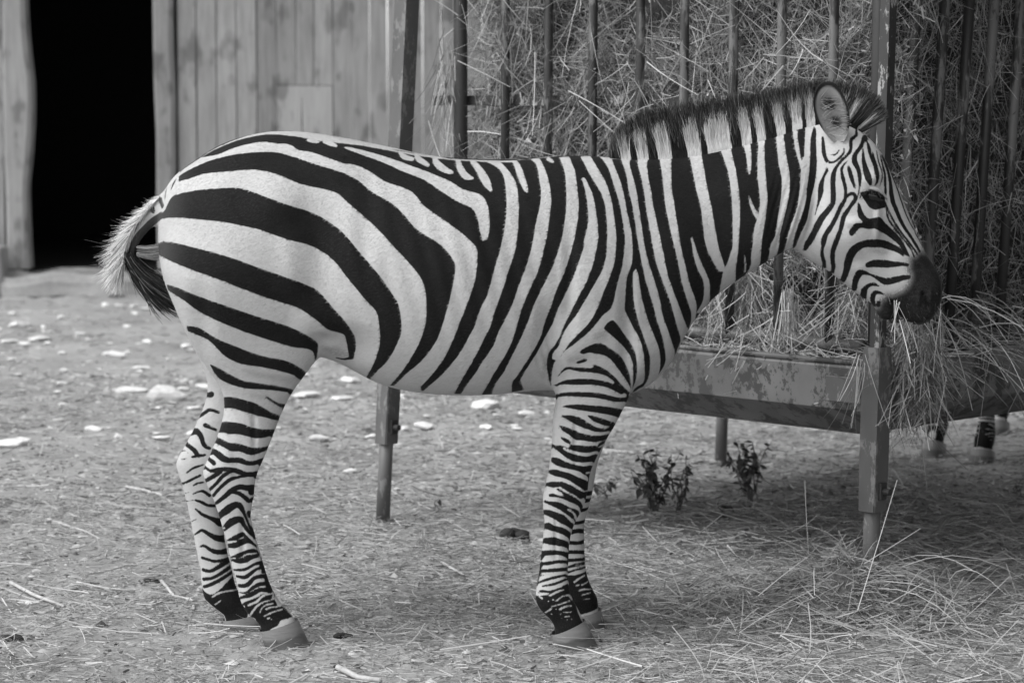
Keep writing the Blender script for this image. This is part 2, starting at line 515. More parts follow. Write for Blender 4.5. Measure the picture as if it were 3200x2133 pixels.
def bar(p0, p1, r, mat, squash=1.0):
    bm = bmesh.new()
    bm_tube(bm, [p0 - FO, (p0 + p1) / 2 - FO, p1 - FO], r, 14)
    fpart("rack_bar", bm, mat, True)
for px in (1580, 1717, 1855, 2000, 2139, 2293, 2441, 2602):
    q = Rb + U * solve_s(px, Rb, U); q2 = Rb + U * solve_s(px - 8 + rng.normal(0, 3), Rb, U)
    bar(np.array([q2[0], q2[1], ZB]), np.array([q[0], q[1], ZT]), .0148, M_BAR)
for px in (1440, 2742):
    q = Rb + U * solve_s(px, Rb, U)
    bar(np.array([q[0], q[1], ZB - .04]), np.array([q[0], q[1], ZT]), .024, M_DKBAR)
Rr = A2 + U * INS
sr = []
for px in (2867, 2954, 3030, 3107, 3189, 3275, 3360, 3440):
    q = Rr + Vv * solve_s(px, Rr, Vv); q2 = Rr + Vv * solve_s(px - 62, Rr, Vv)
    if np.linalg.norm(q - Rr) > LAD: break
    bar(np.array([q2[0], q2[1], ZB]), np.array([q[0], q[1], 2.0]), .0165, M_BAR)
q = B2 - U * .10 + Vv * .45
bar(np.array([q[0], q[1], ZB]), np.array([q[0] + .02, q[1], ZT]), .015, M_DKBAR)
def rail(name, a, b, r, mat, flat=None):
    bm = bmesh.new()
    if flat is None: bm_tube(bm, [a - FO, b - FO], r, 12)
    else:
        c = (a + b) / 2 - FO; d = b - a
        bm_box(bm, c, (np.linalg.norm(d), flat[0], flat[1]), Matrix.Rotation(math.atan2(d[1], d[0]), 3, 'Z'), .002)
    fpart(name, bm, mat, flat is None)
k1, k2 = INS, LAB - INS
rail("bottom_rail", fpt(.16, INS + .005, ZB + .004), fpt(LAB - .1, INS + .005, ZB + .004), .021, M_LEG)
rail("bottom_rail", fpt(INS + .005, .18, ZB), fpt(INS + .005, LAD - .05, ZB), .021, M_BAR)
rail("middle_rail", fpt(.1, INS + .03, 1.462), fpt(LAB - .06, INS + .03, 1.462), 0, M_PLATE, (.008, .034))
rail("top_rail", fpt(0, INS, ZT), fpt(LAB, INS, ZT), .024, M_DKBAR)
rail("top_rail", fpt(INS, 0, ZT - .06), fpt(INS, LAD, ZT - .06), .024, M_DKBAR)
rail("top_rail", fpt(0, LAD - INS, ZT), fpt(LAB, LAD - INS, ZT), .024, M_DKBAR)
rail("top_rail", fpt(LAB - INS, 0, ZT - .06), fpt(LAB - INS, LAD, ZT - .06), .024, M_DKBAR)
# bolted end plate on the trough by the near leg
bm = bmesh.new()
bm_box(bm, fpt(.12, .018, .626) - FO, (.13, .008, .075), RF, .002)
fpart("end_plate", bm, M_LEG)
# sheet roof added over the rack, out of view, to darken the hay
bm = bmesh.new()
bm_box(bm, fpt(LAB / 2, LAD / 2, 2.62) - FO, (LAB + .9, LAD + .9, .03), RF, .004)
fpart("added_shade_roof", bm, M_DKBAR)
tag(feeder, "grey barred hay feeder with a rusty trough on four legs behind the zebra's head", "hay feeder")

# ================================================================== the hay inside the rack
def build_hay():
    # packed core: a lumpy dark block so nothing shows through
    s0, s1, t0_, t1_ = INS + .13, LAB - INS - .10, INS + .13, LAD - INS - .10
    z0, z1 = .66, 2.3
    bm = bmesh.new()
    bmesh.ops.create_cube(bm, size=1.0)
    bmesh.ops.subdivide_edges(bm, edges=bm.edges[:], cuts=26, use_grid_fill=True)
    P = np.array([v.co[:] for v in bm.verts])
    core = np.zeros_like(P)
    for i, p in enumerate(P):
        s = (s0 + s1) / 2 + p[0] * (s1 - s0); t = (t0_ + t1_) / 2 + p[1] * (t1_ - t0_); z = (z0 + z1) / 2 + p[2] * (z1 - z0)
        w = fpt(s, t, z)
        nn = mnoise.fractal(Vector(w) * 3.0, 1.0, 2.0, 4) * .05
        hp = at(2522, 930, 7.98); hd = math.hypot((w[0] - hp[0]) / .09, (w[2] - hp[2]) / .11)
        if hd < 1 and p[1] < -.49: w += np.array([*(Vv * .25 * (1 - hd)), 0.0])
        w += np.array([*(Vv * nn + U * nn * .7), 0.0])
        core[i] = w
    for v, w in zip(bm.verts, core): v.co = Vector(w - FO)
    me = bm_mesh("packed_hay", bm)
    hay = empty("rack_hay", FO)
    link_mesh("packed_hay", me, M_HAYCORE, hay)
    sets = []
    # a) left-facing side of the bale, lit by the sky
    def face(N, axis, smin, smax, zmin, zmax, depth, lmin, lmax, dark=0.0, wid=(.0013, .0032)):
        s = rng.uniform(smin, smax, N); z = rng.uniform(zmin, zmax, N); d = depth - np.abs(rng.normal(0, .045, N))
        clump = vnoise(s * 7 + (0 if axis else 50), z * 7, 11)
        d = d + (clump - .5) * .15
        base = np.array([A2[0], A2[1], 0.0])
        Uv = np.array([*U, 0.0]); Vw = np.array([*Vv, 0.0])
        P0 = base + (np.outer(s, Uv) + np.outer(d, Vw) if axis == 0 else np.outer(s, Vw) + np.outer(d, Uv))
        P0[:, 2] = z
        if axis == 0:
            ppx = 1600 + FPX * P0[:, 0] / P0[:, 1]; ppz = at(2525, 930, 7.9)[2]
            hole = ((ppx - 2522) / 62) ** 2 + ((z - ppz) / .085) ** 2 < 1 + .5 * rng.normal(size=N)
            P0[hole] += Vw * .30
        al = rng.uniform(0, 2 * PI, N) + 1.2 * (vnoise(s * 4, z * 4, 12) - .5) * PI
        tang = Uv if axis == 0 else Vw
        nrm = Vw if axis == 0 else Uv
        D = np.outer(np.cos(al), tang) + np.outer(np.sin(al) * .95 - .12, [0, 0, 1.0]) + np.outer(rng.normal(-.06, .22, N), nrm)
        L = rng.uniform(lmin, lmax, N) * rng.uniform(.5, 1.0, N)
        P0 = P0 - D / np.linalg.norm(D, axis=1)[:, None] * (L / 2)[:, None]
        tone = np.clip(rng.normal(.45, .22, N) + (clump - .5) * .5 - dark, 0, 1)
        return strands(P0, D, L, rng.uniform(*wid, N), tone, 4, .42, .05, .5)
    sets.append(face(22000, 0, .20, LAB - INS - .05, .70, 2.15, INS + .115, .06, .26))
    sets.append(face(14000, 0, .05, LAB - INS - .02, .72, 2.1, INS + .14, .03, .14, .1, (.0012, .0026)))
    sets.append(face(5000, 0, .05, LAB - INS - .02, .72, 2.1, INS + .13, .01, .05, .1, (.004, .010)))
    sets.append(face(160, 0, .2, LAB - INS, .9, 2.1, INS + .0, .15, .38, -.25, (.002, .004)))
    sets.append(face(10000, 1, .24, LAD - .25, .70, 2.1, INS + .12, .06, .26))
    # b) loose hay lying in the trough along the near side
    N = 4200
    s = rng.uniform(.06, LAB - .15, N); t = rng.uniform(.09, INS + .18, N)
    P0 = A2[None] + np.outer(s, U) + np.outer(t, Vv)
    P0 = np.column_stack([P0, rng.uniform(RIM - .10, RIM + .015, N) + .10 * np.clip((t - .06) / .3, 0, 1) * vnoise(s * 9, t * 9, 21)])
    al = rng.uniform(0, 2 * PI, N)
    D = np.column_stack([np.cos(al), np.sin(al), rng.normal(.05, .28, N)])
    D[:, :2] -= np.outer(np.minimum(D[:, :2] @ Vv + .3, 0) * 0, Vv)
    inw = D[:, :2] @ Vv
    D[:, :2] -= np.outer(inw * np.where(t < .16, .8, .2), Vv)
    L = rng.uniform(.04, .20, N)
    sets.append(strands(P0 - D * (L / 2)[:, None], D, L, rng.uniform(.0016, .004, N), np.clip(rng.normal(.5, .22, N), 0, 1), 3, .25, .1, .6))
    # c) same in the far trough side, spilling over the edge; tone lowered to paint its shade
    N = 1500
    s = rng.uniform(.1, LAD - .1, N); t = rng.uniform(.0, INS + .15, N)
    P0 = A2[None] + np.outer(s, Vv) + np.outer(t, U)
    P0 = np.column_stack([P0, rng.uniform(RIM - .08, RIM + .02, N) + .25 * np.clip(t / .3, 0, 1) * rng.uniform(0, 1, N)])
    al = rng.uniform(0, 2 * PI, N)
    D = np.column_stack([np.cos(al), np.sin(al), rng.normal(-.02, .3, N)])
    L = rng.uniform(.06, .24, N)
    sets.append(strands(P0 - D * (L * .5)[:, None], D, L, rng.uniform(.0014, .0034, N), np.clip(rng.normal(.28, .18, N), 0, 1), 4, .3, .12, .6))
    N = 110      # long stalks hanging over this side, darker tone standing in for shade
    s = rng.uniform(.28, 1.1, N)
    P0 = A2[None] + np.outer(s, Vv) + np.outer(rng.uniform(-.02, .12, N), U)
    P0 = np.column_stack([P0, rng.uniform(RIM + .0, RIM + .22, N)])
    D = np.column_stack([np.outer(np.ones(N), -U * .9) + np.outer(rng.normal(.2, .9, N), Vv), rng.normal(-.1, .25, N)])
    L = rng.uniform(.12, .42, N)
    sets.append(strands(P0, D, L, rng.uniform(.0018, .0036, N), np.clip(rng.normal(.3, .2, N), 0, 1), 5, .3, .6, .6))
    # d) tufts pulled out between the bars
    def tuft(px, py, Y, n, spread, lmin, lmax, down=-1.0, jit=.16, tone=.55):
        c = at(px, py, Y)
        P0 = c + rng.normal(0, 1, (n, 3)) * np.array(spread)
        D = np.column_stack([rng.normal(0, jit, n), rng.normal(-.05, jit, n), np.full(n, down)])
        L = rng.uniform(lmin, lmax, n)
        sets.append(strands(P0, D, L, rng.uniform(.0016, .0038, n), np.clip(rng.normal(tone, .2, n), 0, 1), 4, .14, 0, .6))
    tuft(2870, 1060, 7.42, 330, (.030, .03, .06), .05, .22, -1, .45, .2)  # right-hand tufts: low tones imitate the shade on this side
    tuft(2860, 1150, 7.41, 420, (.032, .03, .08), .03, .12, -.5, .9, .18)
    tuft(2850, 1200, 7.40, 130, (.040, .03, .06), .05, .18, -1, .6, .4)
    tuft(2460, 930, 7.82, 150, (.016, .02, .02), .12, .26, -1, .12, .8)
    tuft(2450, 1050, 7.80, 380, (.07, .03, .03), .06, .16, -.6, .6, .55)
    tuft(2345, 900, 7.99, 260, (.045, .02, .05), .06, .18, -.8, .5, .6)
    tuft(2660, 960, 7.66, 160, (.03, .02, .05), .06, .16, -.8, .6, .55)
    tuft(2690, 1120, 7.33, 16, (.015, .01, .02), .10, .24, -1, .3, .7)
    tuft(2280, 940, 8.0, 200, (.05, .02, .04), .08, .2, -1, .4, .6)
    tuft(1400, 250, 8.85, 120, (.02, .03, .10), .08, .2, -1, .3, .5)
    tuft(2806, 935, 6.92, 5, (.008, .010, .008), .05, .12, -1, .25, .5)
    tuft(2835, 1000, 6.99, 12, (.014, .02, .006), .04, .14, -1, .45, .4)
    o = strand_obj("hay_stalks", sets, M_HAY, hay, FO)
    o["kind"] = "stuff"
    tag(hay, "tangled dry hay packed in the rack and trailing from the trough", "hay", kind="stuff")
M_HAYCORE = mat_plain("shaded hay", 0.05, 0.95, 0.02, 40.0, 0.6)  # core colour darkened so gaps between stalks look shaded
build_hay()

# ================================================================== dark timber block added right of the yard, unseen, to shade the feeder's far side
shade_shed = empty("shade_shed", (3.5, 6.5, 0))
for i in range(30):
    y0 = 2.2 + i * .28
    bm = bmesh.new()
    bm_box(bm, (rng.uniform(-.006, .006), y0 + .14 - 6.5, 2.0), (.03, .274, 4.0), None, .003)
    link_mesh("plank", bm_mesh("plank", bm), M_SHADE_SHED, shade_shed)
bm = bmesh.new()
bm_box(bm, (1.2, 0, 4.25), (3.2, 9.0, .08), Matrix.Rotation(-.15, 3, 'Y'))
link_mesh("shade_shed_roof", bm_mesh("shade_shed_roof", bm), M_SHADE_SHED, shade_shed)
for yy in (-4.35, 4.25):
    bm = bmesh.new()
    bm_box(bm, (1.3, yy, 2.0), (2.5, .03, 4.0), None, .003)
    link_mesh("shade_shed_end", bm_mesh("shade_shed_end", bm), M_SHADE_SHED, shade_shed)
tag(shade_shed, "unseen dark timber block added at the right of the yard to shade the feeder", "shade_shed")
# ================================================================== the zebra
ZY = 7.0
LEGW = 0.115
ZROOT = np.array([(1250 - 1600) / FPX * ZY, ZY, 0.0])

def smooth01(t): t = np.clip(t, 0, 1); return t * t * (3 - 2 * t)
def spline(vals, per=5):
    """Catmull-Rom through rows of an array"""
    A = np.asarray(vals, float)
    out = []
    n = len(A)
    for i in range(n - 1):
        p0 = A[max(i - 1, 0)]; p1 = A[i]; p2 = A[i + 1]; p3 = A[min(i + 2, n - 1)]
        for k in range(per):
            t = k / per
            out.append(0.5 * ((2 * p1) + (-p0 + p2) * t + (2 * p0 - 5 * p1 + 4 * p2 - p3) * t * t + (-p0 + 3 * p1 - 3 * p2 + p3) * t ** 3))
    out.append(A[-1])
    return np.array(out)

def loft(bm, st, yc=0.0, n=36, per=4, egg=0.0, power=0.9, neck=None):
    """st rows: (ax, ay, bx, by, half width[, y offset]) in survey pixels; rings stand across the body"""
    rows = []
    for r in st:
        y = yc if len(r) < 6 else r[5]
        a = at(r[0], r[1], ZY + y); b = at(r[2], r[3], ZY + y)
        rows.append([a[0], a[2], b[0], b[2], r[4], y])
    rows = spline(rows, per)
    rings = []
    for ax, az, bx, bz, hw, y in rows:
        cx, cz = (ax + bx) / 2, (az + bz) / 2
        ex, ez = (ax - bx) / 2, (az - bz) / 2
        ring = []
        for k in range(n):
            t = 2 * PI * k / n
            c, s = math.cos(t), math.sin(t)
            c2 = math.copysign(abs(c) ** power, c); s2 = math.copysign(abs(s) ** power, s)
            eg = egg if neck is None else egg + .34 * float(smooth01(np.array((cx - neck[0]) / (neck[1] - neck[0]))))
            ww = hw * (1 - eg * c) * (1 + .12 * (eg - egg))
            ring.append(bm.verts.new((cx + ex * c2, ZY + y + ww * s2, cz + ez * c2)))
        rings.append(ring)
    for i in range(len(rings) - 1):
        for k in range(n):
            bm.faces.new((rings[i][k], rings[i][(k + 1) % n], rings[i + 1][(k + 1) % n], rings[i + 1][k]))
    bm.faces.new(rings[0][::-1]); bm.faces.new(rings[-1])

TORSO = [(508, 628, 500, 760, .06), (535, 562, 520, 880, .13), (600, 508, 590, 1000, .195), (714, 441, 740, 1060, .24),
         (867, 408, 880, 1090, .265), (1020, 421, 1040, 1122, .275), (1200, 455, 1200, 1200, .30), (1355, 487, 1360, 1228, .31),
         (1530, 497, 1530, 1230, .30), (1700, 489, 1700, 1216, .27), (1830, 486, 1850, 1225, .24), (1960, 495, 1985, 1224, .205),
         (2060, 491, 2085, 1146, .17), (2140, 482, 2142, 1040, .138), (2230, 463, 2213, 945, .115), (2320, 440, 2308, 872, .102),
         (2420, 412, 2398, 816, .094), (2505, 384, 2462, 780, .088), (2560, 372, 2500, 770, .08)]
HEAD = [(2540, 385, 2440, 700, .06), (2590, 378, 2490, 780, .082), (2650, 388, 2530, 815, .098), (2714, 429, 2575, 838, .105),
        (2760, 488, 2615, 868, .103), (2798, 568, 2660, 905, .09), (2838, 665, 2700, 934, .074), (2870, 742, 2728, 950, .066),
        (2902, 806, 2758, 955, .064), (2936, 858, 2790, 960, .066), (2944, 915, 2812, 985, .064), (2930, 968, 2838, 1008, .054),
        (2905, 1000, 2872, 1016, .03)]
LIP = [(2760, 915, 2715, 935, .045), (2785, 940, 2735, 962, .046), (2796, 968, 2742, 985, .044), (2798, 992, 2760, 1004, .03)]
HIND = [(560, 620, 960, 640, .09, .09), (500, 800, 1020, 840, .13, .13), (544, 955, 1040, 1000, .125, .135), (602, 1078, 1016, 1086, .105, .13),
        (648, 1150, 962, 1162, .085, .125), (688, 1209, 918, 1222, .068, .12), (701, 1262, 892, 1268, .058, LEGW), (685, 1341, 862, 1341, .05, LEGW),
        (657, 1413, 834, 1413, .047, LEGW), (634, 1468, 808, 1470, .047, LEGW), (640, 1500, 798, 1507, .045, LEGW), (663, 1551, 794, 1551, .04, LEGW),
        (682, 1604, 784, 1604, .034, LEGW), (692, 1640, 789, 1640, .032, LEGW), (710, 1700, 807, 1700, .031, LEGW), (724, 1768, 827, 1768, .031, LEGW),
        (740, 1820, 843, 1820, .034, LEGW), (748, 1868, 866, 1866, .039, LEGW), (772, 1915, 893, 1900, .036, LEGW), (808, 1944, 915, 1922, .034, LEGW),
        (820, 1982, 928, 1945, .040, LEGW), (822, 1998, 932, 1968, .040, LEGW)]
FARHIND = [(560, 620, 960, 640, .09, .09), (500, 800, 1020, 840, .13, .13), (544, 955, 1040, 1000, .125, .135), (602, 1078, 1000, 1086, .105, .13),
           (640, 1165, 900, 1180, .085, .125), (648, 1225, 855, 1235, .065, .12), (615, 1318, 790, 1325, .054, LEGW), (576, 1392, 746, 1398, .048, LEGW),
           (551, 1440, 726, 1440, .047, LEGW), (553, 1465, 718, 1470, .045, LEGW), (568, 1512, 706, 1512, .042, LEGW), (585, 1580, 690, 1580, .035, LEGW),
           (598, 1640, 698, 1640, .032, LEGW), (606, 1680, 703, 1680, .031, LEGW), (615, 1730, 713, 1730, .031, LEGW), (625, 1775, 725, 1775, .031, LEGW),
           (631, 1838, 740, 1838, .036, LEGW), (638, 1868, 755, 1860, .039, LEGW), (670, 1898, 775, 1885, .036, LEGW), (700, 1922, 800, 1902, .034, LEGW),
           (702, 1945, 815, 1920, .040, LEGW), (704, 1956, 820, 1935, .040, LEGW)]
FORE = [(1760, 720, 2040, 680, .06, .10), (1715, 930, 2066, 960, .085, .125), (1722, 1100, 2040, 1130, .08, .13), (1735, 1195, 1985, 1200, .068, .125),
        (1735, 1253, 1962, 1253, .06, .12), (1724, 1310, 1934, 1310, .053, LEGW), (1723, 1370, 1898, 1370, .049, LEGW), (1718, 1432, 1862, 1436, .046, LEGW),
        (1713, 1470, 1846, 1474, .044, LEGW), (1704, 1515, 1839, 1515, .045, LEGW), (1695, 1553, 1834, 1553, .046, LEGW), (1697, 1594, 1818, 1594, .042, LEGW),
        (1700, 1635, 1796, 1635, .036, LEGW), (1695, 1690, 1781, 1690, .032, LEGW), (1689, 1735, 1778, 1735, .031, LEGW), (1683, 1785, 1776, 1785, .032, LEGW),
        (1676, 1830, 1779, 1830, .037, LEGW), (1672, 1868, 1788, 1866, .042, LEGW), (1685, 1900, 1803, 1893, .039, LEGW), (1718, 1933, 1817, 1922, .036, LEGW),
        (1734, 1962, 1823, 1938, .038, LEGW), (1730, 1994, 1828, 1955, .042, LEGW)]
FARFORE = [(1760, 720, 2040, 680, .06, .10), (1715, 930, 2066, 960, .085, .125), (1722, 1100, 2030, 1130, .08, .13), (1740, 1195, 1975, 1200, .068, .125),
           (1736, 1310, 1926, 1310, .053, LEGW), (1735, 1432, 1872, 1434, .046, LEGW), (1730, 1518, 1856, 1518, .045, LEGW), (1728, 1556, 1848, 1556, .046, LEGW),
           (1734, 1596, 1836, 1596, .042, LEGW), (1738, 1636, 1827, 1636, .036, LEGW), (1742, 1690, 1827, 1690, .032, LEGW), (1742, 1745, 1829, 1745, .031, LEGW),
           (1745, 1795, 1835, 1795, .034, LEGW), (1752, 1838, 1852, 1838, .039, LEGW), (1758, 1866, 1868, 1866, .042, LEGW), (1772, 1890, 1869, 1886, .039, LEGW),
           (1790, 1912, 1872, 1904, .037, LEGW), (1794, 1935, 1877, 1916, .042, LEGW)]
DOCK = [(500, 600, 530, 670, .04), (472, 640, 500, 690, .032), (440, 680, 470, 718, .027), (414, 722, 446, 748, .022), (398, 775, 428, 785, .019),
        (394, 822, 420, 818, .016), (404, 856, 426, 842, .012), (424, 880, 438, 866, .007)]

bm = bmesh.new()
loft(bm, TORSO, 0.0, n=44, per=4, egg=0.06, neck=(at(1900, 700, ZY)[0], at(2180, 700, ZY)[0]))
loft(bm, HEAD, 0.0, n=36, per=3, egg=-0.12)
loft(bm, LIP, 0.0, n=20, per=3)
loft(bm, [r[:5] + (-r[5],) for r in HIND], n=28, per=3)
loft(bm, FARHIND, n=28, per=3)
loft(bm, [r[:5] + (-r[5],) for r in FORE], n=28, per=3)
loft(bm, FARFORE, n=28, per=3)
loft(bm, DOCK, 0.0, n=16, per=3)
raw = bm_mesh("zebra_raw", bm)

def evaluated(me, mods):
    o = bpy.data.objects.new("tmp_shape", me)
    COL.objects.link(o)
    for kind, props in mods:
        md = o.modifiers.new(kind, kind)
        for k, v in props.items(): setattr(md, k, v)
    dg = bpy.context.evaluated_depsgraph_get()
    dg.update()
    r = bpy.data.meshes.new_from_object(o.evaluated_get(dg))
    bpy.data.objects.remove(o)
    return r
VOX = 0.0085
body = evaluated(raw, [("REMESH", {"mode": 'VOXEL', "voxel_size": VOX, "use_smooth_shade": True})])

def mesh_edges(me):
    e = np.empty(len(me.edges) * 2, dtype=np.int32); me.edges.foreach_get("vertices", e)
    return e.reshape(-1, 2)
def coords(me):
    c = np.empty(len(me.vertices) * 3, dtype=np.float32); me.vertices.foreach_get("co", c)
    return c.reshape(-1, 3).astype(float)
def laplace(V, E, it, lam):
    n = len(V)
    deg = np.bincount(E.ravel(), minlength=n).astype(float)[:, None]
    for i in range(it):
        for s in (1.0, -1.02) if i % 2 == 0 else (1.0,):
            acc = np.zeros_like(V)
            for a, b_ in ((0, 1), (1, 0)):
                for ax in range(3):
                    acc[:, ax] += np.bincount(E[:, a], weights=V[E[:, b_], ax], minlength=n)
            V = V + (acc / np.maximum(deg, 1) - V) * (lam if np.isscalar(lam) else lam[:, None]) * s
    return V
V = coords(body); E = mesh_edges(body)
# wide smoothing where limbs flow into the trunk, light smoothing on face and lower legs
zz = V[:, 2]; xx = V[:, 0]
headx = at(2450, 700, ZY)[0]
lam = np.where(zz > 0.60, 0.6, np.where(zz > 0.5, 0.35, 0.15))
lam = np.where(xx > headx, 0.18, lam)
for _ in range(2):
    V = laplace(V, E, 12, lam)
body.vertices.foreach_set("co", V.astype(np.float32).ravel())
body.update()
body = evaluated(body, [("SUBSURF", {"levels": 1, "render_levels": 1})])
V = coords(body); E = mesh_edges(body)

def pull(V, c, r, amt, axis):
    d = np.linalg.norm((V - c) / r, axis=1)
    return V + np.outer(amt * smooth01(1 - d), axis)
# muscle relief, ribs and the folds of the coat, mirrored on both flanks
side = np.sign(V[:, 1] - ZY)[:, None]
def bump2(V, px, py, rx, rz, amt):
    c = at(px, py, ZY - 0.2)
    d = np.sqrt(((V[:, 0] - c[0]) / rx) ** 2 + ((V[:, 2] - c[2]) / rz) ** 2)
    w = 1.35 * amt * smooth01(1 - d) * np.clip(np.abs(V[:, 1] - ZY) / 0.05, 0, 1)
    V = V.copy(); V[:, 1] += w * np.sign(V[:, 1] - ZY)
    return V
for px, py, rx, rz, a in ((1900, 900, .16, .26, .018), (1840, 1080, .13, .12, .014), (720, 800, .22, .26, .012), (1010, 760, .10, .25, -.014),
                          (1100, 1080, .10, .08, -.022), (1720, 1050, .06, .14, -.018), (2130, 760, .12, .2, .012), (1050, 500, .12, .08, .012),
                          (760, 480, .1, .06, .01), (2640, 760, .10, .09, .016), (2800, 760, .05, .07, -.012), (2745, 560, .04, .03, .012),
                          (1420, 760, .2, .25, .008), (700, 1440, .03, .05, .006), (1770, 1550, .05, .05, .006), (2445, 690, .04, .14, -.010),
                          (870, 1400, .03, .08, -.006), (980, 1010, .07, .1, .012),
                          (752, 1690, .010, .11, -.005), (1738, 1690, .009, .09, -.005), (790, 1350, .012, .10, -.006), (1800, 1380, .012, .10, -.006), (1010, 1060, .05, .03, -.014),
                          (1960, 1000, .035, .22, -.010), (1780, 900, .03, .2, -.008), (2020, 1120, .06, .09, .012), (640, 1000, .05, .16, -.008), (860, 620, .10, .10, .010), (930, 840, .07, .14, .008),
                          (1150, 700, .05, .16, -.007), (2300, 600, .10, .06, .006), (2560, 620, .03, .12, -.006), (2600, 700, .05, .10, .008), (2690, 700, .05, .02, .006), (2760, 700, .016, .07, .007),
                          (2700, 850, .04, .03, .006), (716, 1478, .016, .02, .006), (650, 1478, .016, .025, .004), (1740, 1560, .02, .03, .004), (1815, 1555, .014, .03, .004)):
    V = bump2(V, px, py, rx, rz, a)
# ribs, skin folds on the throat and behind the elbow
p_rib = at(1450, 850, ZY - .28)
wr = np.exp(-(((V[:, 0] - p_rib[0]) / .30) ** 2 + ((V[:, 2] - p_rib[2]) / .20) ** 2))
V[:, 1] += np.sign(V[:, 1] - ZY) * wr * .0022 * np.sin((V[:, 0] + .25 * V[:, 2]) * 2 * PI / .055)
p_th = at(2460, 690, ZY - .09)
wr = np.exp(-(((V[:, 0] - p_th[0]) / .055) ** 2 + ((V[:, 2] - p_th[2]) / .10) ** 2))
V[:, 1] += np.sign(V[:, 1] - ZY) * wr * .0032 * np.sin((V[:, 0] - .28 * V[:, 2]) * 2 * PI / .018)
p_el = at(1722, 1110, ZY - .2)
wr = np.exp(-(((V[:, 0] - p_el[0]) / .035) ** 2 + ((V[:, 2] - p_el[2]) / .06) ** 2))
V[:, 1] += np.sign(V[:, 1] - ZY) * wr * .0035 * np.sin((V[:, 0] + .3 * V[:, 2]) * 2 * PI / .022)
# eye socket, nostril, mouth
EYE = np.array(at(2730, 613, ZY - 0.092))
for s in (-1, 1):
    c = EYE.copy(); c[1] = ZY + s * (ZY - EYE[1])
    V = pull(V, c, (0.042, 0.05, 0.030), 0.012, np.array([0, -s, 0]))
    for px, py, rx, rz, amt in ((2884, 922, .009, .016, -.010), (2890, 938, .009, .016, -.012), (2897, 953, .008, .014, -.010), (2868, 938, .010, .034, .007), (2906, 925, .011, .030, .007)):
        c = at(px, py, ZY - 0.055); c[1] = ZY + s * 0.055
        V = pull(V, c, (rx, .05, rz), amt, np.array([0, s, 0]))
    for px, py in ((2778, 930), (2788, 945), (2798, 960), (2805, 978)):
        c = at(px, py, ZY - 0.055); c[1] = ZY + s * 0.055
        V = pull(V, c, (.014, .05, .014), -.008, np.array([0, s, 0]))
V = laplace(V, E, 2, 0.4)
body.vertices.foreach_set("co", V.astype(np.float32).ravel())
body.update()

# ------------------------------------------------------------------ coat markings, surveyed stripe by stripe
FR = {"A": (0, 0, 1.96), "A4": (0, 700, 1.96), "M1": (900, 600, 2.61333), "M2": (1500, 700, 2.61333), "B": (1100, 0, 1.96), "N": (1850, 250, 3.92),
      "H1": (2400, 380, 3.92), "H2": (2400, 700, 3.92), "F1": (1500, 1100, 3.92), "F2": (1550, 1400, 3.92), "F3": (1600, 1750, 5.22667),
      "R1": (500, 1150, 3.92), "R2": (500, 1500, 3.92), "R3": (600, 1750, 5.22667), "C3": (2000, 0, 1.96), "C5": (2000, 700, 1.96), "T": (280, 550, 3.92)}
def parse(s):
    out = []; f = None
    for tok in s.split():
        if tok in FR: f = FR[tok]; continue
        v = [float(q) for q in tok.split(",")]
        p = [f[0] + v[0] / f[2], f[1] + v[1] / f[2]]
        if len(v) > 2: p.append(v[2] / f[2] / 2)
        out.append(p)
    return np.array(out)
NEAR_OPS = []; BODY_OPS = []; FAR_OPS = []; MUZZLE_OPS = []; SLIT_OPS = []; GHOST_OPS = []
def KP(s1, s2, ops=BODY_OPS): ops.append(('K', 'P', s1, s2, 'loop', ''))      # s2 runs back towards the start of s1
def WP(s1, s2, ops=BODY_OPS): ops.append(('W', 'P', s1, s2, 'same', ''))      # both edges run the same way
def KS(s, ops=BODY_OPS): ops.append(('K', 'S', s, 'far' if ops is FAR_OPS else ''))
def WS(s, ops=BODY_OPS): ops.append(('W', 'S', s, 'far' if ops is FAR_OPS else ''))
# trunk and neck: dark ground from the loin to the cheek, pale bands laid over it
BODY_OPS.append(('K', 'P',
  "A 1230,960 1340,905 1440,865 1550,835 1660,822 1800,835 1900,852 2000,868 2200,890 2352,915 B 300,922 500,962 700,980 1000,982 1300,955 1600,960 N 240,965 680,965 970,925 1330,875 1690,795 2110,685 C3 880,790 985,740 1060,760",
  "H1 560,60 590,100 590,250 600,450 595,600 575,750 540,900 510,1050 480,1200 440,1300 400,1380 350,1500 C5 940,150 840,230 700,320 590,380 470,450 400,520 300,640 M2 1640,950 1575,1110 1500,1190 1410,1300 1300,1340 1200,1400 900,1400 560,1330 400,1345 250,1372 0,1394 M1 1400,1648 1090,1620 1150,1520 1200,1460 1290,1330 1370,1150 1440,970 1510,780 1540,640 1545,560 1540,460 1470,380 1360,290 1130,130 B 600,1370 450,1270 400,1210 340,1160 200,1110 100,1045 0,1005 A 2100,1000 1920,935 1830,920 1770,885 1700,880 1590,870 1440,905 1340,945 1230,965", 'loop', ''))
WP("B -45,903 0,905 190,955 430,1040 600,1110 680,1160 780,1188 815,1225 838,1290 843,1400 830,1465", "B -45,907 0,925 190,995 300,1045 440,1100 560,1180 650,1235 735,1275 770,1340 785,1420 800,1475")
WS("A 1890,858,18 1920,862,26 1950,870,14"); WS("A 1985,868,14 2025,880,26 2060,894,14")
WS("A 1150,1014,10 1300,920,10 1450,856,11 1600,822,11 1720,814,12 1850,828,12 2000,856,11 2200,884,9 B 100,892,9 250,923,8 400,948,9 600,973,9 750,983,8 900,990,8 1000,988,8")
WS("B 290,930,12 320,960,30 370,975,22"); WS("B 390,945,14 410,975,32 465,1010,22"); WS("B 505,965,22 520,1000,38 560,1035,38 610,1055,22")
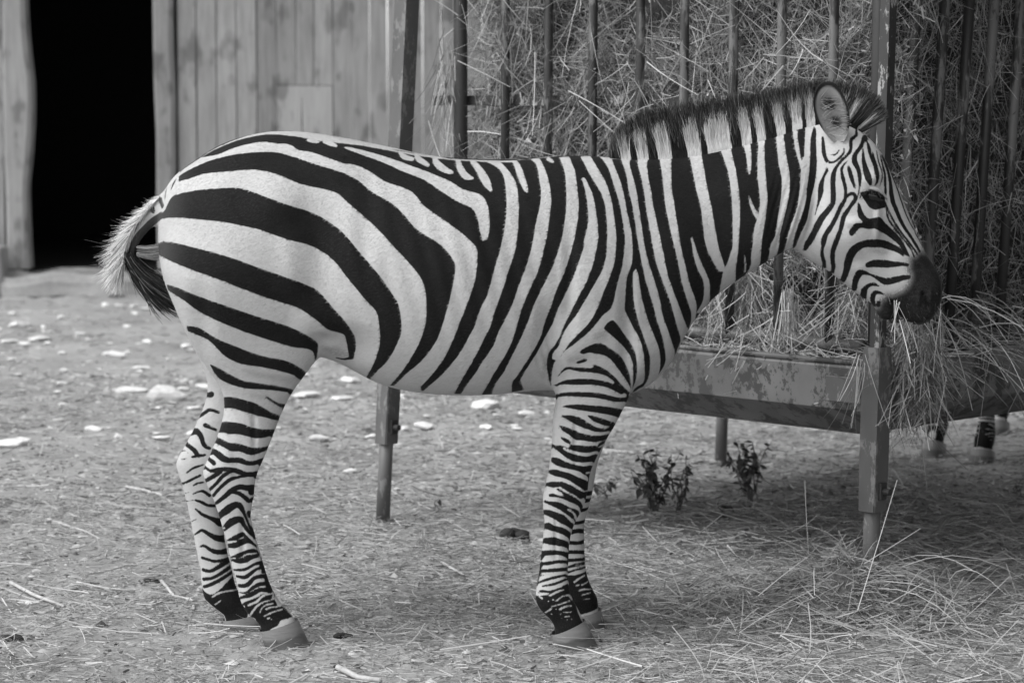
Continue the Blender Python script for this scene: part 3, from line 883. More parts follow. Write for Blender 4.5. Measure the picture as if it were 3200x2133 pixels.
WS("B 650,985,28 665,1035,38 700,1080,38 735,1090,18"); WS("B 740,990,28 780,1040,40 820,1110,50 850,1165,18")
WP("B 820,990 890,1025 930,1085 943,1170 M1 1785,150 1760,350 1720,520 1690,620 1660,740 1620,860 1570,960 1530,1080 1480,1180 1420,1290 1340,1400 1250,1500 1150,1585 1060,1660", "B 905,990 955,1040 1000,1110 1015,1180 M1 1885,150 1870,380 1840,530 1800,640 1770,750 1720,890 1690,970 1650,1100 1600,1200 1530,1340 1460,1460 1390,1585 1340,1680")
WS("B 985,985,18 1010,1010,34 1040,1090,40 1062,1150,30 1072,1172,14")
WP("B 1095,975 1130,1010 1145,1080 1158,1180 M1 2055,130 2025,250 1990,460 1930,650 1880,780 1840,900 1780,1030 1720,1140 1680,1250 1600,1370 1530,1480 1450,1590 1390,1690", "B 1150,970 1185,1040 1205,1110 1218,1180 M1 2145,130 2110,380 2050,620 1990,760 1920,920 1880,1050 1840,1190 1780,1320 1700,1450 1620,1590 1560,1690")
WS("B 1205,975,24 1228,990,18")
WP("B 1270,965 1300,1040 1312,1150 1310,1300 1290,1440 M2 660,150 610,310 530,480 450,640 400,780 340,920 270,1060 200,1200 130,1300 95,1390 60,1470", "B 1330,960 1365,1050 1380,1160 1388,1280 1370,1420 M2 745,220 690,390 620,550 580,670 530,800 490,930 430,1040 370,1140 310,1230 265,1290 258,1390 240,1470")
WP("B 1408,1090 1435,1200 1448,1350 1420,1480 M2 850,180 780,390 700,570 640,690 600,800 530,930 460,1060 400,1150 340,1250 335,1290 370,1360 420,1420", "B 1425,1088 1470,1180 1495,1300 1508,1430 M2 965,120 930,300 870,470 790,620 740,720 690,820 650,920 600,1000 560,1050 545,1150 560,1250 580,1330 600,1420")
WP("B 1400,960 1470,1090 1530,1190 1555,1290 1565,1430 M2 1038,130 1030,270 990,400 920,520 850,640 790,740 720,830 680,900 640,1000 600,1050 590,1100", "B 1460,955 1510,1040 1560,1130 1595,1260 1615,1410 M2 1112,150 1100,300 1060,430 1010,550 970,660 910,780 830,870 750,950 690,1030 660,1080 650,1120")
WP("B 1520,960 1570,1030 1600,1120 1640,1250 1665,1400 M2 1185,140 1165,330 1120,500 1090,640 1060,700 1000,750 910,860 810,950 700,1030 660,1080 600,1150 580,1350 600,1460", "B 1590,955 1600,1000 1650,1130 1680,1270 1710,1420 M2 1245,170 1240,320 1200,430 1190,560 1182,680 1200,740 1250,840 1300,930 1335,1050 1345,1200 1335,1290 1260,1345 1240,1460")
WP("M2 1250,400 1250,480 1258,640 1290,780 1340,930 1382,1050 1390,1150 1375,1260 1330,1330", "M2 1272,362 1295,430 1310,550 1340,680 1385,820 1430,930 1465,1030 1472,1130 1460,1220 1400,1320")
WP("N 355,960 370,1010 420,1150 450,1350 500,1568 M2 1300,200 1340,400 1380,550 1420,680 1450,800 1490,920 1515,1050 1510,1140 1470,1210 1400,1310", "N 475,960 460,1040 500,1180 545,1370 575,1568 M2 1345,180 1380,320 1430,480 1470,620 1490,740 1530,850 1565,960 1590,1050 1570,1120 1450,1300")
WP("N 560,960 565,1050 600,1180 640,1370 665,1568 M2 1415,200 1450,350 1510,510 1560,650 1600,800 1640,950 1610,1040 1570,1130", "N 688,960 672,1060 700,1250 730,1400 755,1568 M2 1490,200 1530,400 1580,550 1630,680 1690,840 1740,900 1700,1000")
WP("N 810,930 835,1000 860,1150 880,1350 905,1568 M2 1580,150 1620,320 1650,480 1690,610 1725,720 1725,790 1705,850", "N 972,930 970,1100 975,1300 995,1450 1015,1568 M2 1640,180 1680,350 1710,480 1760,620 1770,690 1760,760 1760,820")
WP("M2 1722,115 1740,230 1770,350 1820,450 1832,550 1815,640 1770,720", "M2 1735,105 1770,220 1820,340 1870,460 1878,560 1870,640 1810,740")
WP("N 1165,890 1205,970 1240,1150 1280,1350 1335,1568 M2 1840,150 1890,280 1950,380 1985,395 1970,500 1950,580", "N 1335,890 1365,1050 1400,1250 1435,1430 1465,1568 M2 1940,150 1975,270 1997,345 2005,420 2010,500 2000,580")
WP("N 1425,780 1440,840 1470,850 1500,810 1550,820 1600,920 1660,1100 1690,1250 1720,1568 M2 2065,150 2050,230 2020,320 1990,380 1970,480 1950,580", "N 1690,790 1725,950 1770,1150 1795,1350 1815,1568 M2 2110,200 2090,350 2088,420 2090,470 2090,560")
WS("M2 2160,260,8 2168,330,15 2165,390,12")
WP("N 1835,740 1885,900 1905,1050 1922,1160", "N 1940,740 1952,950 1945,1100 1930,1165")
WP("N 2020,680 2038,800 2028,1000 2030,1200 2060,1500 C3 720,1330 700,1400 690,1500 C5 680,200 680,250 640,330", "N 2115,680 2112,900 2130,1200 2148,1400 C3 780,1230 770,1330 750,1450 740,1560 C5 735,245 720,290")
WS("C3 668,1200,8 685,1260,20 715,1320,25 725,1330,20")
WP("C3 835,780 835,850 850,1000 870,1100 865,1200 845,1330 830,1440 800,1500 C5 785,220 770,270", "C3 880,790 880,830 895,950 915,1060 915,1180 890,1300 860,1420 845,1540 C5 830,200 825,250")
WP("C3 930,740 940,830 955,930 980,1010 985,1060 975,1200 955,1300 925,1380 905,1450 885,1530 C5 875,170", "C3 985,740 965,820 975,900 990,985 1005,960 1010,1060 1020,1200 990,1320 960,1400 940,1480 C5 935,150")
WP("C3 1015,755 1010,880 1004,960 990,1000 985,1100", "C3 1065,770 1045,850 1040,1000 1030,1100 1015,1200")
# croup, thigh
KP("A 1095,1080 1140,1050 1230,1005 1330,970 1480,940 1650,930 1750,945 1900,995 2050,1040 2130,1070 2200,1110 M1 690,0 860,100 960,200 1060,310 1250,430 1340,540 1368,620 1340,800 1300,960 1220,1200 1100,1370 960,1490 870,1580", "M1 830,1580 950,1440 1050,1270 1110,1130 1130,1000 1125,830 1090,710 980,570 850,430 730,300 610,190 490,90 380,0 A 1850,1130 1700,1070 1560,1040 1400,1050 1250,1065 1160,1095 1095,1110")
KP("A 1012,1285 1050,1210 1100,1185 1200,1165 1300,1155 1450,1150 1560,1180 1764,1255 M1 150,150 290,215 450,330 600,510 680,600 770,710 850,830 905,930 930,1100 900,1220 820,1370 740,1450 660,1540", "M1 635,1535 645,1500 700,1400 748,1240 745,1090 720,975 640,890 560,790 470,680 375,560 260,475 150,425 0,390 A 1600,1410 1400,1365 1230,1345 1080,1332 960,1342")
KP("A4 940,125 975,113 1010,105 1090,118 1200,145 1350,185 1500,235 1650,290 1850,360 1950,410 2030,500 2110,590 2165,670 2182,730 2168,810 2140,830", "A4 2135,800 2115,690 2080,665 2010,645 1940,590 1830,515 1660,460 1480,395 1330,335 1200,290 1100,250 1040,225 978,190 940,170")
KS("A4 2160,815,24 2110,826,14 2060,818,8")
KP("A4 1020,368 1080,385 1200,435 1400,505 1560,560 1750,620 1880,680 1945,730 1945,790 1935,835", "A4 1920,790 1890,765 1780,750 1650,710 1500,660 1350,600 1220,535 1130,470 1060,425 1030,405")
KP("A4 1145,622 1210,630 1270,665 1350,710 1450,750 1600,805 1750,835 1840,880 1880,915 1870,950", "A4 1800,925 1660,885 1480,855 1380,810 1320,750 1270,705 1200,675 1150,655")
KP("A4 1285,858 1330,875 1400,915 1500,960 1640,980 1830,1015", "A4 1800,1034 1650,1015 1500,1005 1400,975 1350,950 1310,905")
KS("T 1060,40,14 1030,90,26 1000,160,10"); KS("T 945,150,10 930,220,22 925,280,10"); KS("T 870,290,60 890,360,70"); KS("T 760,380,70 780,430,60")
KS("T 880,480,90 760,570,90 650,680,90 570,790,110 520,900,130 480,1010,110 480,1100,90 560,1230,70")
NR = NEAR_OPS
KP("R1 1290,330 1360,370 1450,425 1560,440", "R1 1540,485 1470,470 1380,420 1300,360", NR)
KP("R1 760,355 880,350 1000,378 1150,420 1250,470 1350,530 1500,590", "R1 1480,645 1350,620 1200,580 1000,520 880,490 760,488", NR)
KP("R1 720,625 860,655 1000,675 1100,715 1250,745 1450,738", "R1 1430,795 1300,845 1170,858 1050,830 950,805 830,805 690,735", NR)
KP("R1 680,825 770,870 850,910 930,915 1000,930 1100,965 1200,972 1300,955 1390,915", "R1 1360,965 1270,1020 1150,1060 1050,1050 980,1020 870,1015 780,970 650,900", NR)
KP("R1 630,965 730,1015 820,1085 880,1090 980,1090 1060,1125 1150,1130 1320,1070", "R1 1290,1145 1150,1190 1050,1185 960,1160 830,1160 750,1140 680,1080 600,1020", NR)
KS("R1 600,1110,50 660,1160,60", NR)
KS("R1 535,1195,40 620,1255,42 720,1240,60 830,1235,60 950,1260,65 1060,1300,65 1220,1285,75", NR)
KS("R1 560,1375,50 660,1320,55 740,1270,60", NR); KS("R1 610,1485,40 700,1400,45 770,1320,50 860,1265,50", NR)
KS("R1 650,1560,40 760,1440,45 860,1360,50 950,1335,40 1050,1320,30", NR); KS("R2 680,285,40 800,190,62 880,120,70 980,80,70 1080,90,80 1190,85,95", NR)
KS("R2 870,140,50 960,155,50 1030,200,55 1090,250,55 1160,205,50", NR)
KS("R2 715,440,70 810,370,95 900,310,95 970,305,80 1020,380,50 1060,480,30 1100,570,30 1150,650,50", NR); KS("R2 1085,390,45 1098,440,35", NR)
KS("R2 780,595,60 860,520,95 940,480,95 1000,490,70 1050,580,50 1100,640,40 1170,695,35", NR); WS("R2 760,585,24 790,582,20", NR)
KP("R2 800,735 900,680 1010,630 1080,690 1150,760 1250,840", "R2 1250,880 1150,800 1080,770 1000,800 930,830 815,825", NR); WS("R2 800,762,30 930,745,24", NR); WS("R2 960,722,16 1030,695,16", NR)
KP("R2 840,940 960,890 1060,850 1170,840 1265,895", "R2 1265,925 1150,960 1040,1015 940,1010 870,980", NR); WS("R2 860,957,12 920,953,12", NR); WS("R2 960,950,12 1010,940,14 1060,905,18 1180,890,14", NR)
KS("R3 690,150,40 800,155,50 900,130,50 1000,70,50 1100,40,60 1190,35,60", NR); KS("R3 730,255,40 860,275,70 950,220,60 1040,150,55 1130,120,50 1220,112,50", NR)
KS("R3 770,412,60 900,400,80 1000,300,70 1100,260,70 1265,255,70", NR); KS("R3 760,518,18 880,525,40 1000,440,60 1100,390,70 1200,375,70 1315,375,70", NR)
KS("R3 765,612,30 900,580,70 1000,540,80 1100,480,70 1220,480,70 1355,480,80", NR)
KP("R3 770,705 900,660 1000,620 1080,590 1150,545 1250,555 1390,555 1470,720 1570,830 1640,900", "R3 1560,950 1450,980 1400,1060 1300,1120 1200,1200 1100,1200 1040,960 920,900 830,800", NR)
WS("R3 920,730,36 1060,668,38 1160,575,34 1300,540,24 1380,530,22", NR); WS("R3 955,885,36 1050,755,32 1180,672,24 1390,615,18", NR)
WS("R3 1105,850,18 1150,765,24 1220,722,24 1330,700,22", NR); WS("R3 1210,790,28 1300,765,24 1450,742,14", NR); WS("R3 1180,910,14 1300,850,22 1470,798,18", NR)
WS("R3 1240,950,26 1262,940,20", NR); WS("R3 1300,962,22", NR); WS("R3 850,745,30", NR)
# near foreleg
KP("M2 1010,845 1060,790 1110,800 1180,900 1250,1000 1280,1120 1278,1250 1245,1345", "M2 1250,1290 1250,1200 1240,1110 1180,1010 1100,930 1020,865")
KP("M2 910,985 980,970 1060,1010 1130,1060 1190,1140 1225,1240 1235,1345", "M2 1210,1300 1150,1210 1080,1120 1010,1070 900,1050 860,1020")
KS("M2 840,1040,40 900,1020,60"); KS("M2 800,1130,20 860,1110,30")
KP("F1 1000,230 1060,180 1200,185 1380,190 1390,145 1480,180 1570,230 1650,300 1720,380 1790,450 1840,495", "F1 1815,525 1720,480 1600,430 1645,370 1560,300 1470,265 1350,245 1200,235 1080,210 1000,260 940,310", NR)
KS("F1 930,405,22 1010,375,40 1090,365,65 1200,362,78 1350,362,75 1500,382,72 1620,420,70 1740,490,60", NR)
KS("F1 915,535,35 1050,515,50 1220,515,65 1400,525,68 1550,550,65 1680,580,62 1825,570,60", NR); KS("F1 1810,500,30 1810,570,40", NR)
KP("F1 1000,665 1100,640 1250,640 1450,655 1600,670 1780,703", "F1 1730,810 1580,765 1400,735 1250,715 1120,690", NR)
KP("F1 990,770 1100,770 1200,790 1280,830 1360,880 1440,920 1560,930 1600,900 1670,900", "F1 1640,950 1540,970 1430,975 1320,945 1200,900 1080,830 1010,795", NR)
KP("F1 1310,770 1400,775 1500,810 1600,845 1700,868", "F1 1660,915 1580,905 1500,890 1400,850 1340,805", NR)
KP("F1 965,890 1060,915 1150,950 1250,990 1380,1018 1500,1015 1620,985", "F1 1570,1060 1450,1095 1380,1100 1250,1080 1180,1075 1100,1020 1010,960", NR)
KS("F1 1000,1045,30 1050,1075,50 1095,1105,45", NR); KS("F1 1445,1150,20 1480,1120,45 1535,1090,30", NR)
KP("F1 870,1105 920,1135 1000,1140 1080,1160 1110,1130 1200,1135 1330,1145 1420,1140 1440,1165 1510,1155", "F1 1440,1325 1330,1345 1250,1350 1150,1335 1050,1285 970,1220 870,1150", NR)
WS("F1 1030,1178,25 1100,1210,35 1200,1238,40 1320,1252,42 1400,1232,35 1490,1222,30", NR)
KP("F2 655,130 700,105 770,120 870,170 1000,205 1100,218 1240,185 1230,330 1220,430 1140,465", "F2 1080,440 1120,400 1130,370 1080,320 1000,280 900,255 760,220 670,165", NR)
KP("F2 620,262 720,255 800,275 930,315 1030,360 1140,405 1190,420 1140,470", "F2 1085,520 1000,460 920,410 830,365 720,340 620,285", NR)
WS("F2 1110,300,22 1150,296,26", NR); WS("F2 1185,240,10 1195,290,10", NR); WS("F2 1150,355,14 1180,390,24", NR)
KP("F2 590,422 700,405 820,410 930,455 1020,510 1085,535 1125,520 1165,590 1160,660 1120,730", "F2 1098,640 1070,610 1030,620 960,570 880,530 800,480 760,470 700,480 590,450", NR)
KP("F2 640,570 680,548 750,568 830,585 810,550 740,505 770,490 850,540 950,590 1040,655 1070,730 1095,840", "F2 1060,810 1030,750 1000,700 900,655 820,620 740,600 650,592", NR)
KP("F2 545,600 640,645 770,655 880,710 960,740 1015,770 1030,830 1085,890", "F2 1080,930 1040,905 980,910 930,860 850,800 760,740 650,690 550,635", NR); WS("F2 885,750,24 950,790,24 985,860,28 1020,870,24", NR)
KP("F2 560,750 650,750 760,790 840,820 900,880 960,930", "F2 945,1000 860,950 780,910 680,850 565,795", NR)
KP("F2 575,920 650,908 720,945 830,970 900,1020 935,1045", "F2 925,1125 860,1080 780,1040 680,1010 575,975", NR)
KP("F2 550,1103 690,1082 780,1105 860,1130 920,1175", "F2 915,1240 830,1205 700,1185 550,1150", NR)
KS("F2 540,1288,65 680,1275,65 780,1280,55 910,1312,70", NR); KS("F2 530,1412,40 650,1405,45 770,1385,45 905,1392,40", NR); KS("F2 515,1502,35 650,1495,45 770,1485,50 905,1472,50", NR)
KS("F3 400,262,22 470,250,24 530,240,16", NR); KS("F3 380,375,22 560,315,46 700,275,46 930,225,42", NR); KS("F3 500,420,24 700,380,46 850,320,40 940,295,36", NR)
KP("F3 350,495 500,480 620,490 800,430 950,370 1020,560 1060,750 1160,960", "F3 1150,1040 900,1150 680,1310 640,1290 680,1100 600,930 380,770 340,640", NR)
WS("F3 620,570,34 740,510,30 840,480,24", NR); WS("F3 400,552,38 500,545,40 590,545,26", NR); WS("F3 450,585,26 495,622,26", NR); WS("F3 660,635,22 720,660,24 830,580,24 970,558,22", NR)
WS("F3 640,755,22 780,715,18 940,660,22", NR); WS("F3 780,800,28 860,755,28 970,738,18", NR); WS("F3 545,850,22 635,795,26", NR)
for q in ("595,665,26", "645,875,26", "790,875,22", "905,970,18", "970,960,18", "720,795,16", "810,945,14"): WS("F3 " + q, NR)
WS("F3 840,850,18 970,840,18", NR); WS("F3 865,915,22 940,905,16", NR)
# head
KP("H1 655,180 655,300 665,420 710,510", "H1 755,485 720,420 700,300 682,185")
KP("H1 720,540 690,620 650,700 615,790 610,950 590,1050 570,1150", "H1 582,1140 610,1060 640,980 680,860 680,780 700,680 745,600")
KS("H1 1080,100,28 1080,170,42 1020,220,42 1015,290,42 1010,360,38 950,430,34 880,500,38 830,570,45 800,660,58 795,780,65 800,900,65 790,1000,65 740,1080,70 660,1180,75 600,1290,75 550,1390,75 490,1490,75 455,1560,50")
KS("H1 750,500,28 820,490,32 880,440,28 930,380,24 930,330,18"); KS("H1 770,410,14 830,400,22 870,350,14")
KS("H1 975,480,14 920,540,28 900,600,34 920,700,44 945,800,44 950,880,40 940,960,50 880,1060,55 830,1180,55 770,1290,60 710,1380,60 680,1470,65 H2 675,260,45 660,330,40 668,400,42 685,470,48 690,545,40")
KS("H1 950,930,28 1000,890,40 1045,880,40 1075,930,50 1050,980,50 980,1080,50 930,1160,60 900,1280,55 870,1380,60 830,1480,65 H2 795,330,60 790,430,55 800,520,50 785,610,40")
KS("H1 985,550,28 1000,600,50 1020,680,50 1050,770,40 1065,820,18")
KS("H1 1175,190,50 1140,300,50 1070,400,60 1060,490,70 1100,570,55 1120,650,50 1125,760,34 1115,850,20 1120,920,18 1140,955,12")
KS("H1 1165,330,20 1165,420,40 1180,520,60 1210,630,80 1240,710,75 1255,765,38")
KS("H1 1195,190,60 1240,330,70 1270,430,80 1310,560,80 1340,660,60 1335,740,34 1310,780,14")
WS("H1 1195,260,22 1205,350,30 1235,460,34 1275,560,34 1295,700,34"); WS("H1 1230,230,26 1265,310,22 1272,400,8")
KS("H1 1330,360,14 1350,480,20 1385,580,20 1400,680,18 1370,790,12"); KS("H1 1370,390,14 1400,520,28 1430,640,34 1435,760,34 1440,880,30 1425,930,14")
KS("H1 1400,420,40 1440,520,44 1480,640,44 1500,760,50 1510,870,60 1530,980,64 1570,1080,55 1620,1200,50 1680,1310,45 1750,1410,40 1830,1540,35 H2 1860,340,30")
KS("H1 1450,480,20 1505,620,22 1565,770,24 1612,910,24 1652,1030,20 1692,1140,18 1762,1280,15 1862,1430,12 1925,1550,10")
KS("H1 1440,1000,20 1480,1100,25 1530,1200,28 1600,1310,28 1690,1430,28 1780,1550,28 H2 1830,370,24"); KS("H1 1450,1060,20 1470,1180,30 1540,1290,28 1620,1390,25 1700,1490,25 1750,1560,25 H2 1790,400,24")
KP("H1 1095,985 1130,1010 1160,1100 1200,1160 1260,1185 1360,1165 1420,1220 1500,1300 1600,1400 1680,1520 H2 1745,410", "H2 1665,370 1640,310 H1 1560,1470 1450,1390 1380,1350 1310,1310 1240,1315 1140,1300 1090,1340 1040,1395 1005,1390 995,1340 1040,1270 1090,1240 1160,1235 1110,1170 1090,1080")
KS("H2 900,720,56 950,600,75 980,480,95 1010,380,110 1070,300,110 1170,245,95 1300,235,100 1400,240,100 1500,275,90 1600,320,70 1655,375,40")
KS("H2 1225,500,75 1300,482,92 1400,485,100 1520,490,80 1640,490,50 1710,500,40")
KS("H2 1055,830,50 1070,700,75 1110,615,92 1145,592,76 1230,610,34 1330,650,45 1430,700,85 1530,690,85 1640,660,70 1720,650,60")
KS("H2 1165,900,70 1180,810,78 1220,760,60 1290,735,44 1350,755,18"); KS("H2 1295,1000,34 1282,900,60 1310,840,60 1370,840,34 1420,860,18"); KS("H2 1355,960,50 1350,990,50")
KP("H1 1125,865 1200,850 1290,845 1400,880 1440,980 1450,1040 1400,1062", "H1 1310,1080 1240,1050 1200,990 1160,930")
MUZZLE_OPS.append(('K', 'P', "H2 1720,480 1740,400 1800,375 1850,325 1940,330 2060,400 2180,600 2200,900 2100,1150 1900,1290 1600,1290 1400,1260 1290,1120 1330,985", "H2 1380,920 1450,885 1550,850 1640,800 1700,740 1735,640 1712,560", 'loop', ''))
# far legs
FA = FAR_OPS
for s in ("R1 540,340,60 640,315,70", "R1 440,620,40 540,550,45 620,500,45 730,530,40", "R1 560,690,60 620,710,50 700,745,36", "R1 350,810,70 450,770,80 510,830,70 550,930,60 620,970,40",
          "R1 270,920,50 370,960,60 450,1020,60 470,1060,50 560,1050,30", "R1 400,1080,30 460,1065,40", "R1 230,1035,14 300,1010,14 350,1035,12", "R1 260,1115,15 330,1100,12", "R1 330,1275,24 420,1210,30 540,1170,24",
          "R1 260,1415,20 330,1390,34 500,1300,34", "R1 410,1430,20 470,1400,30 540,1385,24", "R2 270,60,14 330,20,20", "R2 410,160,24 480,130,30 540,130,45 610,180,50", "R2 300,165,12 350,150,12",
          "R2 310,265,14 410,240,12", "R2 440,240,30 510,260,40 580,300,45 690,315,40", "R2 440,350,30 530,420,45 620,460,50 740,530,100", "R2 370,520,10 450,470,10",
          "R2 400,685,14 470,635,30 520,610,40 620,670,60 700,710,80 810,735,100", "R2 480,820,18 540,800,40 620,850,50 700,880,65 850,880,80", "R2 515,950,40 600,970,40 680,990,40 860,970,45",
          "R2 525,1100,50 620,1110,45 730,1050,60 860,985,60", "R2 530,1215,50 650,1190,45 760,1130,50 890,1050,50", "R2 530,1310,40 650,1260,50 780,1190,50 900,1120,40"): KS(s, FA)
FA.append(('K', 'P', "R3 130,440 230,530 350,540 500,430 680,260 800,400 850,600 920,880 860,960", "R3 760,990 590,1080 540,960 500,890 380,800 220,670 120,600", 'loop', 'far'))
for s in ("R3 330,600,22 430,530,36 560,500,26 740,500,24", "R3 370,720,22 470,650,22"): WS(s, FA)
for s in ("F2 960,910,46 1100,905,50", "F2 920,1025,55 1000,1010,60 1100,1032,60", "F2 890,1152,50 1000,1160,50 1105,1150,60", "F2 880,1270,50 1000,1270,50 1110,1292,55", "F2 870,1372,45 1000,1365,45 1115,1370,45",
          "F2 880,1455,30 980,1420,30 1100,1412,15", "F3 900,115,40 1050,90,30 1220,70,20", "F3 900,195,40 1050,150,35 1230,125,40"): KS(s, FA)
for s in ("F2 900,520,60 1210,560,60", "F2 1000,640,50 1200,640,50", "F2 1000,760,50 1180,740,40"): KS(s, FA)
FA.append(('K', 'P', "F3 880,240 1060,230 1200,195 1260,200 1290,420 1430,610 1450,690 1400,800", "F3 1110,880 900,860 850,500", 'loop', 'far'))
for s in ("F3 1020,345,25 1100,290,30 1180,255,25", "F3 1050,405,20 1090,395,20", "F3 1140,395,20 1240,362,18", "F3 1090,485,24 1180,465,20 1290,482,18", "F3 1130,560,18 1200,540,18 1280,530,14", "F3 1150,630,14 1270,620,14"): WS(s, FA)

SLIT_OPS.append(('K', 'S', "H2 1885,830,20 1910,880,34 1940,950,34 1975,1015,18", ''))
SLIT_OPS.append(('K', 'S', "H2 1470,915,20 1520,940,44 1570,1000,50 1600,1070,40 1610,1130,24", ''))
KS("A 1100,1052,8 1230,958,9 1400,866,12 1560,813,14 1700,798,14 1850,801,16 2000,823,14 2352,886,12 B 400,935,9 600,966,9 800,975,9 1000,977,9 1300,952,9 1600,956,9")

for q in ("R1 1080,60,40 1250,90,60 1500,110,50 1680,140,30", "A4 1500,895,20 1650,935,34 1780,960,20", "R1 1130,330,24 1230,350,30 1310,350,30", "M2 560,1060,40 530,1160,40 520,1240,30", "H2 1270,320,50 1380,345,60 1450,350,50", "H2 1490,205,56 1550,200,56",
          "M2 960,920,60 1000,905,50", "A4 1985,760,30 2080,790,70 2130,800,40", "M2 740,1110,40 860,1090,50"): GHOST_OPS.append(('K', 'S', q, ''))


bvh = BVHTree.FromPolygons([tuple(v) for v in V], [tuple(p.vertices) for p in body.polygons])
CAM = Vector((0, 0, CAM_H))
def body_xz(px, far):
    """surveyed point -> side-view coordinates on the coat"""
    if far:
        p = at(px[0], px[1], ZY + LEGW - 0.03); return p[0], p[2]
    d = Vector(ray(px[0], px[1])).normalized()
    h = bvh.ray_cast(CAM, d)
    if h[0] is None or abs(h[0].y - ZY) > 0.5 or h[0].y > ZY + 0.06:
        p = at(px[0], px[1], ZY - 0.06); return p[0], p[2]
    return h[0].x, h[0].z
def poly_sdf(P, Q):
    d2 = np.full(len(P), 1e9); inside = np.zeros(len(P), bool)
    n = len(Q)
    for i in range(n):
        a = Q[i]; b_ = Q[(i + 1) % n]
        e = b_ - a; w = P - a
        t = np.clip((w @ e) / max(e @ e, 1e-12), 0, 1)
        r = w - t[:, None] * e
        d2 = np.minimum(d2, (r ** 2).sum(1))
        if a[1] != b_[1]:
            c = ((a[1] <= P[:, 1]) != (b_[1] <= P[:, 1])) & (P[:, 0] < (b_[0] - a[0]) * (P[:, 1] - a[1]) / (b_[1] - a[1]) + a[0])
            inside ^= c
    d = np.sqrt(d2)
    return np.where(inside, -d, d)
def stroke_sdf(P, Q):
    d = np.full(len(P), 1e9)
    for i in range(max(len(Q) - 1, 1)):
        a = Q[i]; b_ = Q[min(i + 1, len(Q) - 1)]
        e = b_[:2] - a[:2]; w = P - a[:2]
        t = np.clip((w @ e) / max(e @ e, 1e-12), 0, 1)
        r = np.sqrt(((w - t[:, None] * e) ** 2).sum(1)) - (a[2] + (b_[2] - a[2]) * t)
        d = np.minimum(d, r)
    return d
PXM = ZY / FPX
CL = 0.05
def coat(P, ops, far=False):
    sdf = np.full(len(P), CL)
    for op in ops:
        kind, shape = op[0], op[1]
        isfar = far and op[-1] == 'far'
        if shape == 'P':
            s1 = spline(parse(op[2]), 3); s2 = spline(parse(op[3]), 3)
            poly = np.concatenate([s1, s2[::-1] if op[4] == 'same' else s2])
            Q = np.array([body_xz(p, isfar) for p in poly])
        else:
            st = parse(op[2])
            st = spline(st, 3) if len(st) > 1 else st
            Q = np.array([list(body_xz(p[:2], isfar)) + [max(p[2], 0.5) * PXM * 0.98] for p in st])
        lo = Q[:, :2].min(0) - CL; hi = Q[:, :2].max(0) + CL
        m = np.where(((P >= lo) & (P <= hi)).all(1))[0]
        if len(m) == 0: continue
        d = poly_sdf(P[m], Q) if shape == 'P' else stroke_sdf(P[m], Q)
        sdf[m] = np.minimum(sdf[m], d) if kind == 'K' else np.maximum(sdf[m], -d)
    return np.clip(sdf, -CL, CL)
XZ = V[:, [0, 2]]
near = V[:, 1] <= ZY
stripe = np.full(len(V), CL)
stripe[near] = coat(XZ[near], BODY_OPS + NEAR_OPS)
stripe[~near] = coat(XZ[~near], BODY_OPS + FAR_OPS, True)
mz = coat(XZ, MUZZLE_OPS)
fattr(body, "stripe", stripe)
sl = coat(XZ, SLIT_OPS)
gh = coat(XZ, GHOST_OPS)
fattr(body, "ghost", smooth01(0.5 - gh / 0.022))
xr = at(640, 800, ZY)[0]; xq = at(500, 800, ZY)[0]
fattr(body, "fade", smooth01((xr - V[:, 0]) / (xr - xq)) * smooth01((V[:, 2] - .6) / .2))
fattr(body, "slit", smooth01(0.5 - sl / 0.006))
fattr(body, "muzzle", smooth01(0.5 - mz / 0.040))

